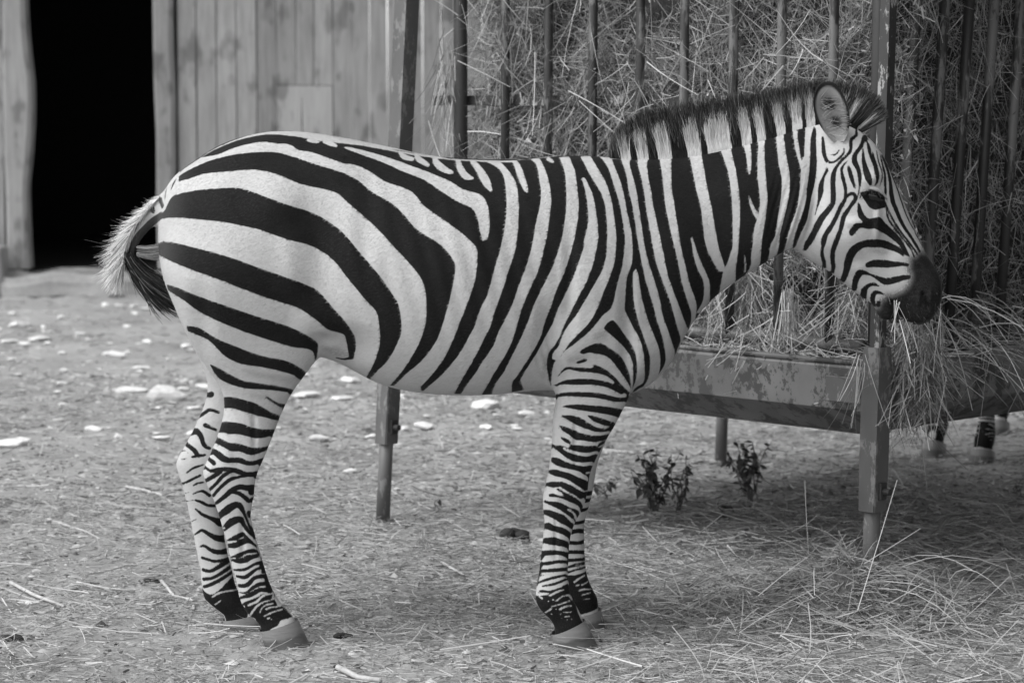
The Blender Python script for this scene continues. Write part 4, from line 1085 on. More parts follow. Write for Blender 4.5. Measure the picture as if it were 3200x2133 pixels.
def mat_coat():
    m, n, l, b = mat_base("zebra coat")
    v = objcoord(n, l)
    fz = noise_node(n, l, 190.0, 3, v, 0.6)
    fz2 = noise_node(n, l, 45.0, 2, v, 0.5)
    s = mathn(n, l, 'ADD', attr(n, "stripe"), mathn(n, l, 'MULTIPLY', mathn(n, l, 'SUBTRACT', fz, 0.5), 0.0032))
    s = mathn(n, l, 'ADD', s, mathn(n, l, 'MULTIPLY', mathn(n, l, 'SUBTRACT', fz2, 0.5), 0.003))
    mr = n.new("ShaderNodeMapRange"); mr.interpolation_type = 'SMOOTHSTEP'
    mr.inputs["From Min"].default_value = -0.0016; mr.inputs["From Max"].default_value = 0.0016
    l.new(s, mr.inputs["Value"])
    hair = noise_node(n, l, 60.0, 5, objcoord(n, l, (1.0, 1.0, 3.2)), 0.7)
    soil = noise_node(n, l, 5.0, 5, v, 0.6)
    white = ramp(n, l, mathn(n, l, 'ADD', mathn(n, l, 'MULTIPLY', soil, 0.6), mathn(n, l, 'MULTIPLY', hair, 0.4)), [(0.25, 0.42), (0.75, 0.62)])
    black = ramp(n, l, mathn(n, l, 'ADD', mathn(n, l, 'MULTIPLY', soil, 0.5), mathn(n, l, 'MULTIPLY', hair, 0.5)), [(0.3, 0.008), (0.75, 0.02)])
    white = mix(n, l, mathn(n, l, 'MULTIPLY', attr(n, "ghost"), 0.42), white, 0.12)
    black = mix(n, l, attr(n, "fade"), black, 0.06)
    c = mix(n, l, mr.outputs[0], black, white)
    c = mix(n, l, attr(n, "muzzle"), c, ramp(n, l, hair, [(0.3, 0.010), (0.7, 0.024)]))
    c = mix(n, l, attr(n, "slit"), c, 0.003)
    l.new(c, b.inputs["Base Color"])
    b.inputs["Roughness"].default_value = 0.72
    b.inputs["Specular IOR Level"].default_value = 0.06
    b.inputs["Sheen Weight"].default_value = 0.04
    b.inputs["Sheen Roughness"].default_value = 0.45
    hb = noise_node(n, l, 240.0, 3, objcoord(n, l, (0.5, 1.0, 1.0)), 0.6)
    h = mathn(n, l, 'ADD', mathn(n, l, 'MULTIPLY', hair, 0.6), mathn(n, l, 'ADD', mathn(n, l, 'MULTIPLY', hb, 0.25), mathn(n, l, 'MULTIPLY', noise_node(n, l, 14.0, 3, v), 1.2)))
    add_bump(n, l, b, h, 0.35, 0.006)
    return m
M_COAT = mat_coat()
Vl = V - ZROOT
body.vertices.foreach_set("co", Vl.astype(np.float32).ravel())
body.update()
body.materials.clear()
zebra = empty("zebra", ZROOT)
zb = link_mesh("body", body, M_COAT, zebra, smooth=True)

# short coat hair lying back along the body
def coat_hair():
    me = body
    nv = len(me.vertices)
    fl = np.array([p.vertices[:3] for p in me.polygons], dtype=np.int64)
    A_, B_, C_ = Vl[fl[:, 0]], Vl[fl[:, 1]], Vl[fl[:, 2]]
    nr = np.cross(B_ - A_, C_ - A_); ar = np.linalg.norm(nr, axis=1)
    N = 300000
    pick = rng.choice(len(fl), N, p=ar / ar.sum())
    w = rng.uniform(0, 1, (N, 2)); w[:, 0] = np.sqrt(w[:, 0])
    wa, wb, wc = 1 - w[:, 0], w[:, 0] * (1 - w[:, 1]), w[:, 0] * w[:, 1]
    P = A_[pick] * wa[:, None] + B_[pick] * wb[:, None] + C_[pick] * wc[:, None]
    st = stripe[fl[pick, 0]] * wa + stripe[fl[pick, 1]] * wb + stripe[fl[pick, 2]] * wc
    mzv = smooth01(0.5 - mz / 0.028)[fl[pick, 0]]
    n_ = nr[pick] / np.maximum(ar[pick], 1e-12)[:, None]
    hx = at(2480, 700, ZY)[0] - ZROOT[0]
    hd = smooth01((P[:, 0] - hx) / .08)
    leg = smooth01((.62 - P[:, 2]) / .15)
    flow = np.stack([-1.0 + 1.5 * hd + .9 * leg * 1.0, np.zeros(N), -.55 - .9 * leg - .6 * hd], 1) + rng.normal(0, .22, (N, 3))
    t = flow - (flow * n_).sum(1)[:, None] * n_
    t /= np.maximum(np.linalg.norm(t, axis=1), 1e-6)[:, None]
    d = t + n_ * rng.uniform(.10, .30, N)[:, None]
    L = rng.uniform(.0045, .0095, N) * (1 - .4 * hd) * (1 - .55 * leg)
    sd = np.cross(t, n_)
    hw = (.00055 * rng.uniform(.7, 1.3, N))[:, None]
    V3 = np.stack([P - sd * hw, P + sd * hw, P + d * L[:, None]], 1).reshape(-1, 3)
    fm = body.attributes["fade"].data; fv = np.empty(nv, dtype=np.float32); fm.foreach_get("value", fv)
    tone = np.where(st > 0, rng.uniform(.50, .65, N), rng.uniform(0, .012, N) + .05 * fv[fl[pick, 0]])
    tone = np.where(mzv > .5, .015, tone)
    h = mesh_np("coat_hair", V3, np.arange(N * 3).reshape(-1, 3))
    fattr(h, "tone", np.repeat(tone, 3))
    o = link_mesh("coat_hair", h, M_FUR, zb)
    o["kind"] = "stuff"
M_FUR = mat_strand("short coat hair", 0.008, 0.92, 0.7)
coat_hair()

# hooves
def mat_hoof():
    m, n, l, b = mat_base("hoof horn")
    a = attr(n, "up")
    nz = noise_node(n, l, 30.0, 4, objcoord(n, l, (1, 1, 2)))
    rings_ = noise_node(n, l, 70.0, 2, objcoord(n, l, (0.25, 0.25, 1.6)))
    t = mathn(n, l, 'ADD', a, mathn(n, l, 'MULTIPLY', mathn(n, l, 'SUBTRACT', nz, 0.5), 0.35))
    c = ramp(n, l, t, [(0.0, 0.09), (0.50, 0.075), (0.64, 0.20), (1.0, 0.23)])
    c = mix(n, l, mathn(n, l, 'MULTIPLY', rings_, 0.35), c, 0.2)
    l.new(c, b.inputs["Base Color"])
    b.inputs["Roughness"].default_value = 0.6
    add_bump(n, l, b, rings_, 0.5, 0.004)
    return m
M_HOOF = mat_hoof()
def hoof(top_r, top_f, bot_r, bot_f, y, hw0, hw1):
    rows = []
    for t in np.linspace(0, 1, 7):
        r = [a + (c - a) * t for a, c in zip(top_r, bot_r)]; f = [a + (c - a) * t for a, c in zip(top_f, bot_f)]
        bulge = 1.0
        rows.append((r, f, hw0 + (hw1 - hw0) * t, t))
    Vh, up, n = [], [], 26
    for r, f, hw, t in rows:
        a = at(r[0], r[1], ZY + y); b_ = at(f[0], f[1], ZY + y)
        if t == 1.0: a[2] = b_[2] = -0.012
        for k in range(n):
            th = 2 * PI * k / n
            c, s = math.cos(th), math.sin(th)
            p = (a + b_) / 2 + (b_ - a) / 2 * c
            wf = hw * (1 - 0.12 * c)
            Vh.append([p[0], p[1] + wf * math.copysign(abs(s) ** 0.85, s), p[2]]); up.append(1 - t)
    F = [[i * n + k, i * n + (k + 1) % n, (i + 1) * n + (k + 1) % n, (i + 1) * n + k] for i in range(6) for k in range(n)]
    me = mesh_np("hoof", np.array(Vh) - ZROOT, F)
    fattr(me, "up", up)
    return link_mesh("hoof", me, M_HOOF, zebra, True)
hoof((812, 1968), (930, 1932), (833, 2032), (974, 2026), -LEGW, .047, .056)
hoof((696, 1934), (818, 1910), (702, 1976), (856, 1970), LEGW, .047, .055)
hoof((1723, 1978), (1828, 1934), (1736, 2030), (1874, 2028), -LEGW, .047, .055)
hoof((1789, 1922), (1878, 1900), (1798, 1972), (1895, 1970), LEGW, .047, .055)

# ears: cupped leaves with a dark rim, standing on both sides of the poll
def mat_ear():
    m, n, l, b = mat_base("ear skin and hair")
    rim = attr(n, "rim"); inn = attr(n, "inner")
    nz = noise_node(n, l, 120.0, 4, objcoord(n, l))
    c = ramp(n, l, mathn(n, l, 'ADD', inn, mathn(n, l, 'MULTIPLY', mathn(n, l, 'SUBTRACT', nz, 0.5), 0.5)), [(0.0, 0.015), (0.25, 0.05), (0.5, 0.24), (1.0, 0.36)])
    c = mix(n, l, rim, c, 0.008)
    l.new(c, b.inputs["Base Color"]); b.inputs["Roughness"].default_value = 0.8
    return m
M_EAR = mat_ear()
def ear(sgn):
    Ve, rim, inn, F = [], [], [], []
    NU, NV = 36, 22
    base = at(2617, 442, ZY - 0.07)
    L = 0.160
    for layer in (0, 1):
        for i in range(NU + 1):
            t = i / NU
            hw = 0.047 * math.sqrt(max(0.0, 1 - ((t - 0.5) / 0.503) ** 2)) if t > 0.5 else 0.047 * (0.30 + 0.70 * math.sin(PI / 2 * t / 0.5) ** 0.8)
            for j in range(NV + 1):
                u = -1 + 2 * j / NV
                cup = 0.030 * (1 - u * u) * math.sin(PI * min(1, 0.1 + t * 0.95))
                x = base[0] - 0.030 * t + u * hw - 0.004 * math.sin(PI * t)
                z = base[2] + L * t - 0.02 * u * t * (1 - t)
                y = base[1] - 0.012 - 0.015 * t + cup + (0.006 if layer else 0.0)
                if sgn > 0: y = 2 * ZY - y
                Ve.append((x, y, z))
                edge = max(abs(u), 0)
                rho = math.hypot((t - 0.5) / 0.503, u * hw / 0.047) if t > 0.5 else abs(u)
                rim.append(1.0 if (layer and t > 0.4) else float(np.clip((rho - 0.80) / 0.07, 0, 1)) * float(np.clip((t - 0.12) / 0.12, 0, 1)))
                d1 = math.hypot((u - 0.0) / 0.42, (t - 0.62) / 0.13); d2 = math.hypot((u - 0.25) / 0.4, (t - 0.33) / 0.12)
                inn.append(float(np.clip(min(d1, d2) * 0.75 - 0.25, 0, 1)) if not layer else 0.9)
    n1 = NV + 1; off = (NU + 1) * n1
    for i in range(NU):
        for j in range(NV):
            a = i * n1 + j
            F.append((a, a + 1, a + 1 + n1, a + n1)); F.append((off + a, off + a + n1, off + a + 1 + n1, off + a + 1))
        for j in (0, NV):
            a = i * n1 + j
            F.append((a, a + n1, off + a + n1, off + a))
    for j in range(NV):
        a = NU * n1 + j
        F.append((a, a + 1, off + a + 1, off + a))
    me = mesh_np("ear", np.array(Ve) - ZROOT, F)
    fattr(me, "rim", rim); fattr(me, "inner", inn)
    o = link_mesh("ear", me, M_EAR, zebra, True)
    # tufts inside the cup
    N = 130
    t = rng.uniform(0.1, 0.75, N); u = rng.choice([-1, 1], N) * rng.uniform(0.45, 0.95, N)
    hw = 0.043 * np.sin(PI * (0.12 + 0.85 * t)) ** 0.6
    P0 = np.stack([base[0] - 0.036 * t + u * hw + 0.008 * np.sin(PI * t), np.full(N, base[1] - 0.016), base[2] + L * t], 1)
    D = np.stack([-np.sign(u) * 1.0 + rng.normal(0, .25, N), rng.uniform(-.1, .35, N), rng.uniform(-0.6, .9, N)], 1)
    if sgn > 0: P0[:, 1] = 2 * ZY - P0[:, 1]; D[:, 1] *= -1
    strand_obj("ear_hair", [strands(P0 - ZROOT, D, rng.uniform(.015, .038, N), 0.0014, rng.uniform(.15, .45, N), 3, .5, 0, .3)], M_HAIR, o)
ear(-1); ear(1)

# eyes: a wet globe in the socket under a heavy upper lid
def eye(sgn):
    c = EYE.copy(); c[1] = ZY + sgn * (ZY - EYE[1] - 0.014)
    bm = bmesh.new()
    bmesh.ops.create_uvsphere(bm, u_segments=24, v_segments=14, radius=1.0)
    bmesh.ops.transform(bm, matrix=Matrix.Translation(Vector(c - ZROOT)) @ Matrix.Rotation(0.28, 4, 'Y') @ Matrix.Diagonal((0.036, 0.020, 0.021, 1)), verts=bm.verts)
    o = link_mesh("eye", bm_mesh("eye", bm), M_EYE, zebra, True)
    bm = bmesh.new()
    pts = []
    for k in range(13):
        t = -1 + 2 * k / 12
        x = 0.037 * t; z = 0.0205 * (1 - t * t) ** 0.8 + 0.001 - 0.010 * t
        pts.append(Vector(c - ZROOT) + Vector((x, sgn * (0.006 + 0.014 * (1 - t * t)), z)))
    bm_tube(bm, pts, [0.002 + 0.0045 * (1 - (2 * k / 12 - 1) ** 2) for k in range(13)], 8)
    link_mesh("eyelid", bm_mesh("eyelid", bm), M_COATWHITE, o, True)
    N = 70
    t = rng.uniform(-0.9, 0.95, N)
    P0 = np.stack([0.036 * t, sgn * (0.012 + 0.013 * (1 - t * t)), 0.016 * (1 - t * t) ** 0.8 - 0.010 * t], 1) + (c - ZROOT)
    D = np.stack([0.35 * t + rng.normal(0, .15, N), np.full(N, sgn * 1.0), rng.uniform(-.9, -.3, N)], 1)
    strand_obj("eyelashes", [strands(P0, D, rng.uniform(.014, .024, N), 0.0016, np.zeros(N), 2, .1, 0, .3)], M_HAIR, o)
    N = 60
M_COATWHITE = mat_plain("pale eyelid skin", 0.42, 0.7, 0.0, 80, 0.15)
eye(-1); eye(1)

# whiskers
N = 26
wx = rng.uniform(2770, 2930, N); wy = rng.uniform(900, 1005, N)
P0 = np.array([at(a_, b_, ZY - .05) for a_, b_ in zip(wx, wy)])
D = np.stack([rng.normal(.15, .4, N), np.full(N, -.8), rng.normal(-.7, .3, N)], 1)
wk = strand_obj("whiskers", [strands(P0 - ZROOT, D, rng.uniform(.015, .035, N), .0009, rng.uniform(.05, .3, N), 3, .2, .1, .3)], M_HAIR, zb); wk["kind"] = "stuff"
# ------------------------------------------------------------------ mane, forelock and tail hair
CREST = [(1905, 492, 14, -0.05), (1926, 495, 70, -0.14), (1956, 496, 118, -0.18), (2023, 496, 165, -0.18), (2097, 487, 178, -0.18), (2189, 473, 180, -0.17), (2281, 453, 178, -0.14),
         (2388, 424, 160, -0.14), (2449, 405, 150, -0.12), (2510, 384, 142, -0.06), (2570, 374, 138, 0.10), (2630, 378, 140, 0.45), (2668, 392, 130, 0.9), (2690, 412, 105, 1.7)]
CR = spline(CREST, 20)
WHITES = [(1940, 1972), (1992, 2026), (2056, 2099), (2148, 2191), (2210, 2284), (2317, 2347), (2364, 2391), (2425, 2452), (2473, 2504), (2517, 2544), (2636, 2648), (2676, 2680), (2600, 2622)]
def crest_rows(k):
    ki = np.minimum(k.astype(int), len(CR) - 2); kf = (k - ki)[:, None]
    return CR[ki] * (1 - kf) + CR[ki + 1] * kf
def mane_white(x, jit=0.0):
    d = np.full(len(x), -50.0)
    for a_, b_ in WHITES: d = np.maximum(d, np.minimum(x - a_, b_ - x))
    return d + jit          # signed distance inside a white tuft, survey px
# the packed root of the mane: a low crest that carries the neck stripes upward
NK, NH = 420, 16
ks = np.linspace(0.0, len(CR) - 1.02, NK)
rw = crest_rows(ks)
Vm, Tm, Dm = [], [], []
for sidey in (-1, 1):
    for h in range(NH + 1):
        t = h / NH
        u = -0.27 + t * 0.99            # below the crest .. near the tips
        hl = rw[:, 2] * .90
        half = np.interp(t, [0, .27, .5, 1.0], [.030, .025, .019, .006])
        ramp_in = np.clip(ks / 14, .15, 1) * np.clip((len(CR) - ks) / 20, .3, 1)
        yy = -u / .27 * 40 if u < 0 else 0.0
        for i_ in range(NK):
            r = rw[i_]
            up = max(u, 0) * hl[i_] * (0.86 + .10 * math.sin(i_ * 1.7) * math.sin(i_ * .37))
            nn = math.hypot(1.0, r[3])
            p = at(r[0] + r[3] / nn * up, r[1] + (yy * ramp_in[i_]) - up / nn + 3, ZY)
            Vm.append((p[0], ZY + sidey * half * ramp_in[i_], p[2])); Tm.append(max(u, 0)); Dm.append(r[0])
Vm = np.array(Vm); Tm = np.array(Tm); Dm = np.array(Dm)
idx = np.arange(len(Vm)).reshape(2, NH + 1, NK)
Fm = [np.stack([idx[0, :-1, :-1], idx[0, :-1, 1:], idx[0, 1:, 1:], idx[0, 1:, :-1]], -1).reshape(-1, 4),
      np.stack([idx[1, :-1, :-1], idx[1, 1:, :-1], idx[1, 1:, 1:], idx[1, :-1, 1:]], -1).reshape(-1, 4),
      np.stack([idx[0, -1, :-1], idx[0, -1, 1:], idx[1, -1, 1:], idx[1, -1, :-1]], -1).reshape(-1, 4)]
mm = mesh_np("mane", Vm - ZROOT, np.concatenate(Fm))
fattr(mm, "white", mane_white(Dm) * PXM); fattr(mm, "height", Tm)
def mat_mane():
    m, n, l, b = mat_base("packed mane hair")
    hv = noise_node(n, l, 160.0, 3, objcoord(n, l, (1.0, 1.0, 0.10)), 0.7)
    w = mathn(n, l, 'ADD', attr(n, "white"), mathn(n, l, 'MULTIPLY', mathn(n, l, 'SUBTRACT', hv, 0.5), 0.006))
    hgt = mathn(n, l, 'ADD', attr(n, "height"), mathn(n, l, 'MULTIPLY', mathn(n, l, 'SUBTRACT', hv, 0.5), 0.30))
    mw = n.new("ShaderNodeMapRange"); mw.interpolation_type = 'SMOOTHSTEP'
    mw.inputs["From Min"].default_value = -0.0012; mw.inputs["From Max"].default_value = 0.0012
    l.new(w, mw.inputs["Value"])
    mh = n.new("ShaderNodeMapRange"); mh.inputs["From Min"].default_value = 0.54; mh.inputs["From Max"].default_value = 0.64
    mh.inputs["To Min"].default_value = 1.0; mh.inputs["To Max"].default_value = 0.0
    l.new(hgt, mh.inputs["Value"])
    f = mathn(n, l, 'MULTIPLY', mw.outputs[0], mh.outputs[0])
    c = mix(n, l, f, ramp(n, l, hv, [(.3, .006), (.8, .022)]), ramp(n, l, hv, [(.3, .40), (.7, .60)]))
    l.new(c, b.inputs["Base Color"]); b.inputs["Roughness"].default_value = .7; b.inputs["Specular IOR Level"].default_value = .06
    add_bump(n, l, b, hv, .7, .006)
    return m
mane = link_mesh("mane", mm, mat_mane(), zebra, True)
# loose hair over it
N = 16000
k = rng.uniform(0, len(CR) - 1.03, N)
row = crest_rows(k)
t0m = np.where(rng.uniform(size=N) < .45, rng.uniform(0, .35, N), rng.uniform(.35, .85, N))
hl = row[:, 2] * .92
nn = np.hypot(1.0, row[:, 3])
sgn = np.where(rng.uniform(size=N) < .7, -1.0, 1.0)
half = np.interp(t0m, [0, .25, .72], [.026, .018, .006])
P0 = np.array([at(r[0] + r[3] / q_ * t_ * h_, r[1] - t_ * h_ / q_ + 3, ZY) for r, t_, h_, q_ in zip(row, t0m, hl, nn)])
P0[:, 1] += sgn * half * rng.uniform(.5, 1.0, N)
Lh = np.clip(hl * (1.06 - t0m) * rng.uniform(.45, 1.0, N), 14, 70) * PXM
D = np.stack([row[:, 3] + rng.normal(0, .10, N), -sgn * .12 + rng.normal(0, .07, N), np.ones(N)], 1)
wd = mane_white(row[:, 0], rng.normal(0, 2.2, N))
tip_h = t0m + Lh / PXM / hl
isw = (wd > 0) & (t0m < rng.uniform(.25, .5, N))
root = np.where(isw, rng.uniform(.52, .72, N), rng.uniform(0, .03, N))
tipc = np.where(isw & (tip_h < .7), root, np.where(rng.uniform(size=N) < .35, .16, .03))
keep = isw | (wd < -2) | (t0m > .56)
sets = [tuple(q for q in strands((P0 - ZROOT)[keep], D[keep], Lh[keep], rng.uniform(.0012, .0022, keep.sum()), root[keep], 3, .14, 0.0, .2, tipc[keep]))]
strand_obj("mane_hair", sets, M_HAIR, mane)

sets = []
# pale hair fringe along the outer edge of the dock
DK = spline([(505, 612), (472, 648), (438, 688), (412, 728), (396, 776), (390, 820)], 20)
N = 3600
k = rng.uniform(0, len(DK) - 1.001, N); kk = k / len(DK); ki = k.astype(int); kf = (k - ki)[:, None]
row = DK[ki] * (1 - kf) + DK[ki + 1] * kf
P0 = np.array([at(r[0], r[1], ZY) for r in row]); P0[:, 1] += rng.normal(0, .014, N) - .004
ang = np.radians(rng.normal(206, 11, N) + 34 * kk)
D = np.stack([np.cos(ang), rng.normal(0, .12, N), np.sin(ang)], 1)
Lh = (0.018 + 0.066 * np.clip(kk * 1.5, 0, 1) ** 0.8) * rng.uniform(.7, 1.1, N)
tone = np.where(rng.uniform(size=N) < .10, .15, rng.uniform(.7, 1, N))
sets.append(strands(P0 - ZROOT, D, Lh, rng.uniform(.0014, .0026, N), tone, 4, .3, .1, .2))
# black switch sweeping back under the thigh
N = 2600
k = rng.uniform(0, 1, N)
cx = 398 + 40 * k; cy = 790 + 80 * k
P0 = np.array([at(x_, y_, ZY) for x_, y_ in zip(cx + rng.normal(0, 8, N), cy + rng.normal(0, 6, N))]); P0[:, 1] += rng.normal(0, .013, N)
D = np.stack([rng.normal(.55, .16, N), rng.normal(.05, .1, N), -np.ones(N)], 1)
bv = np.stack([rng.normal(.30, .1, N), rng.normal(0, .08, N), np.full(N, .12)], 1)
sets.append(strands(P0 - ZROOT, D, rng.uniform(.07, .145, N), rng.uniform(.002, .0034, N), np.where(rng.uniform(size=N) < .08, .22, .015), 4, .1, 0, .25, bend_vec=bv))
N = 260
P0 = np.array([at(x_, y_, ZY) for x_, y_ in zip(rng.uniform(428, 438, N), rng.uniform(768, 802, N))]); P0[:, 1] += rng.normal(0, .01, N)
D = np.stack([np.ones(N), rng.normal(.1, .1, N), rng.normal(-.28, .08, N)], 1)
bv = np.stack([np.zeros(N), np.zeros(N), np.full(N, .35)], 1)
sets.append(strands(P0 - ZROOT, D, rng.uniform(.07, .10, N), .0026, rng.uniform(.25, .65, N), 4, .1, 0, .3, bend_vec=bv))
strand_obj("tail_hair", sets, M_HAIR, zebra)
tag(zebra, "striped zebra standing side-on in the foreground, nose at the hay feeder", "zebra", "zebras at the feeder")

# the second zebra stands beyond the feeder, only its lower legs in view
def copy_tree(o, parent=None):
    c = o.copy(); COL.objects.link(c)
    if parent is not None: c.parent = parent
    for ch in list(o.children): copy_tree(ch, c)
    return c
z2 = copy_tree(zebra)
rot2 = math.radians(240)
fx = 0.50
z2.location = (1.83 - fx * math.cos(rot2), 10.50 - fx * math.sin(rot2), 0.0)
z2.rotation_euler = (0, 0, rot2)
tag(z2, "second zebra hidden behind the feeder, only its lower legs showing beneath the trough", "zebra", "zebras at the feeder")

M_MATTED = mat_plain('matted hay', 0.16, 0.95, 0.02, 60.0, 0.6)

# ================================================================== loose things on the ground
def stone_mesh(seed, flat):
    bm = bmesh.new()
    bmesh.ops.create_icosphere(bm, subdivisions=2, radius=1.0)
    off = Vector((seed * 3.7, seed * 1.3, seed * 7.1))
    for v in bm.verts:
        d = v.co.normalized()
        k = 1 + .55 * mnoise.noise(d * 1.1 + off) + .22 * mnoise.noise(d * 3 + off)
        c = d * k
        # broken limestone: a few planar facets
        for j in range(4):
            nrm = Vector((math.sin(seed * 5 + j * 2.1), math.cos(seed * 3 + j * 1.7), math.sin(j * 2.7 + seed))).normalized()
            e_ = c.dot(nrm) - .62
            if e_ > 0: c -= nrm * e_ * .85
        v.co = Vector((c.x, c.y, c.z * flat))
    return bm_mesh("stone", bm)
STONES = [stone_mesh(i + 1.3, f) for i, f in enumerate((.42, .3, .5, .36, .28, .45))]
def stone(px, py, wpx, label, k, hscale=1.0, rot=None):
    p = on_ground(px, py)
    r = wpx * p[1] / FPX / 2
    o = link_mesh("stone", STONES[k % 6], M_STONE)
    o.location = (p[0], p[1], r * .16 * hscale)
    o.rotation_euler = (0, 0, rng.uniform(0, 6) if rot is None else rot)
    o.scale = (r * 1.0, r * 1.0, r * 1.15 * hscale)
    tag(o, label, "stone", "pale stones in the yard")
BIG = [(512, 1247, 118, "largest pale curved stone beside the zebra's hind leg", 2.1), (45, 1395, 110, "big pale slab-like stone at the left edge of the yard", 1.9), (353, 1112, 78, "long flat white stone behind the hind legs", .9),
       (122, 1060, 72, "long white stone in the upper left of the yard", .8), (28, 1067, 55, "white wedge of stone near the left edge", 1.0), (55, 1018, 60, "white lump of stone nearest the barn post", 1.4),
       (400, 1220, 125, "thin white strip of stone left of the hind legs", .5), (178, 1315, 58, "small rectangular white stone in the left yard", .9), (292, 1345, 62, "rounded pale stone with a white corner, left yard", 1.1),
       (960, 1235, 92, "white bar-shaped stone just right of the hind leg", .8), (1062, 1248, 70, "blocky white stone under the zebra's belly", 1.3), (1090, 1192, 90, "white stones' topmost piece under the belly", 1.0),
       (990, 1370, 66, "dull rounded stone right of the hind hock", 1.1), (1095, 1470, 50, "small pale stone left of the feeder leg", .9), (1325, 1333, 75, "pale curved chip right of the feeder leg", .9),
       (1520, 1270, 100, "pale broken stone behind the foreleg, under the belly", 1.3), (1620, 1388, 40, "small white stone left of the foreleg", .8), (195, 1556, 42, "pale stone in the left foreground band", .9),
       (75, 1885, 52, "grey stone low in the left foreground", 1.1), (305, 1545, 28, "small white chip left of the hind foot", .9), (640, 1210, 70, "pale slab against the hind hock", .7), (605, 1275, 60, "flat pale stone touching the hind leg's left edge", .6)]
for i, (px, py, w, lab, hs) in enumerate(BIG): stone(px, py, w, lab, i, hs * .62, rng.uniform(-.4, .4))
n = 0
while n < 230:
    py = 955 + 420 * rng.uniform(0, 1) ** 1.9
    px = rng.uniform(-60, 1750)
    if py > 1150 and rng.uniform() < .35: continue
    w = rng.uniform(12, 36) * (1.7 if rng.uniform() < .22 else 1.0) * (.75 + .4 * (py - 950) / 500)
    zone = ("pale stone chip strewn near the barn door step" if py < 1010 else "pale stone chip on bare ground behind the zebra's tail") if px < 500 else \
        ("pale stone chip on the ground beside the hind legs" if px < 1020 else "pale stone chip on the ground below the belly, behind the feeder leg") if px < 1500 else "pale stone chip just behind the front legs"
    stone(px, py, w, ("tiny " if w < 22 else "small ") + zone, int(rng.integers(0, 6)), rng.uniform(.55, 1.0))
    n += 1

# straw and hay bits trodden into the ground
def ground_straw(N, xr, yr, dens, L, W, tone, lift=.012, tilt=.10, floor=None, bend=.2):
    x = rng.uniform(*xr, N); y = rng.uniform(*yr, N)
    keep = rng.uniform(size=N) < dens(x, y)
    x, y = x[keep], y[keep]; n = len(x)
    z = ground_h(x, y) + rng.uniform(.001, lift, n)
    al = rng.uniform(0, 2 * PI, n)
    D = np.column_stack([np.cos(al), np.sin(al), rng.normal(0, tilt, n)])
    ln = rng.uniform(*L, n) * rng.uniform(.4, 1, n)
    P0 = np.column_stack([x, y, z]) - D * (ln / 2)[:, None] * np.array([1, 1, .3])
    P0[:, 2] = np.maximum(P0[:, 2], ground_h(P0[:, 0], P0[:, 1]) + .001)
    return strands(P0, D, ln, rng.uniform(*W, n), np.clip(rng.normal(tone[0], tone[1], n), 0, 1), 3, bend, 0, .7)
def px_of(x, y): return 1600 + FPX * x / y
dens1 = lambda x, y: np.clip(.45 + .55 * smooth01((x / y * 8 + .9) / 1.6), 0, 1) * np.clip(.6 + 1.0 * (vnoise(x * 2.2, y * 2.2, 31) - .3), .2, 1) * (np.abs(x) < .24 * y + .2)
sets = [ground_straw(150000, (-2.2, 2.2), (5.9, 9.4), dens1, (.02, .10), (.0012, .003), (.55, .22)),
        ground_straw(14000, (-2.2, 2.2), (5.9, 10.5), dens1, (.01, .04), (.004, .009), (.25, .25)),
        ground_straw(26000, (-2.9, 2.9), (9.0, 13.0), dens1, (.04, .16), (.002, .005), (.5, .2)),
        ground_straw(9000, (-4.2, 4.2), (12.0, 18.6), lambda x, y: np.full(len(x), .7), (.05, .16), (.004, .008), (.5, .2)),
        ground_straw(2600, (-1.8, 2.0), (6.0, 9.2), dens1, (.12, .34), (.0022, .004), (.72, .18), .03, .12),
        ground_straw(5000, (.3, 2.0), (6.2, 8.6), lambda x, y: smooth01((x - .3) / .6), (.06, .30), (.0018, .0038), (.5, .22), .06, .25)]
o = strand_obj("loose_straw", sets, M_STRAW)
tag(o, "loose straw and hay bits trodden all over the ground", "straw", kind="stuff")
# fine crumbs and clods that break up the earth
N = 40000
x = rng.uniform(-2.6, 2.6, N); y = 5.9 + 8 * rng.uniform(0, 1, N) ** 1.5
k = np.abs(x) < .23 * y + .15
x, y = x[k], y[k]; N = len(x)
r = rng.uniform(.002, .007, N) * (1 + 1.2 * (rng.uniform(size=N) < .05)) * (.6 + y / 14)
oc = np.array([[1, 0, 0], [0, 1, 0], [-1, 0, 0], [0, -1, 0], [0, 0, .8], [0, 0, -.5]])
of = np.array([[0, 1, 4], [1, 2, 4], [2, 3, 4], [3, 0, 4]])
jit = 1 + rng.normal(0, .3, (N, 6, 1))
Vc = np.stack([x, y, ground_h(x, y)], 1)[:, None, :] + oc[None] * jit * r[:, None, None] * np.array([1.3, 1.3, .8])
Fc = (of[None] + (np.arange(N) * 6)[:, None, None]).reshape(-1, 3)
me = mesh_np("soil_crumbs", Vc.reshape(-1, 3), Fc)
fattr(me, "tone", np.repeat(np.clip(rng.normal(.5, .28, N), 0, 1), 6))
tag(link_mesh("soil_crumbs", me, mat_strand("soil crumbs", .06, .62, .95)), "soil crumbs and chips covering the yard", "soil", kind="stuff")

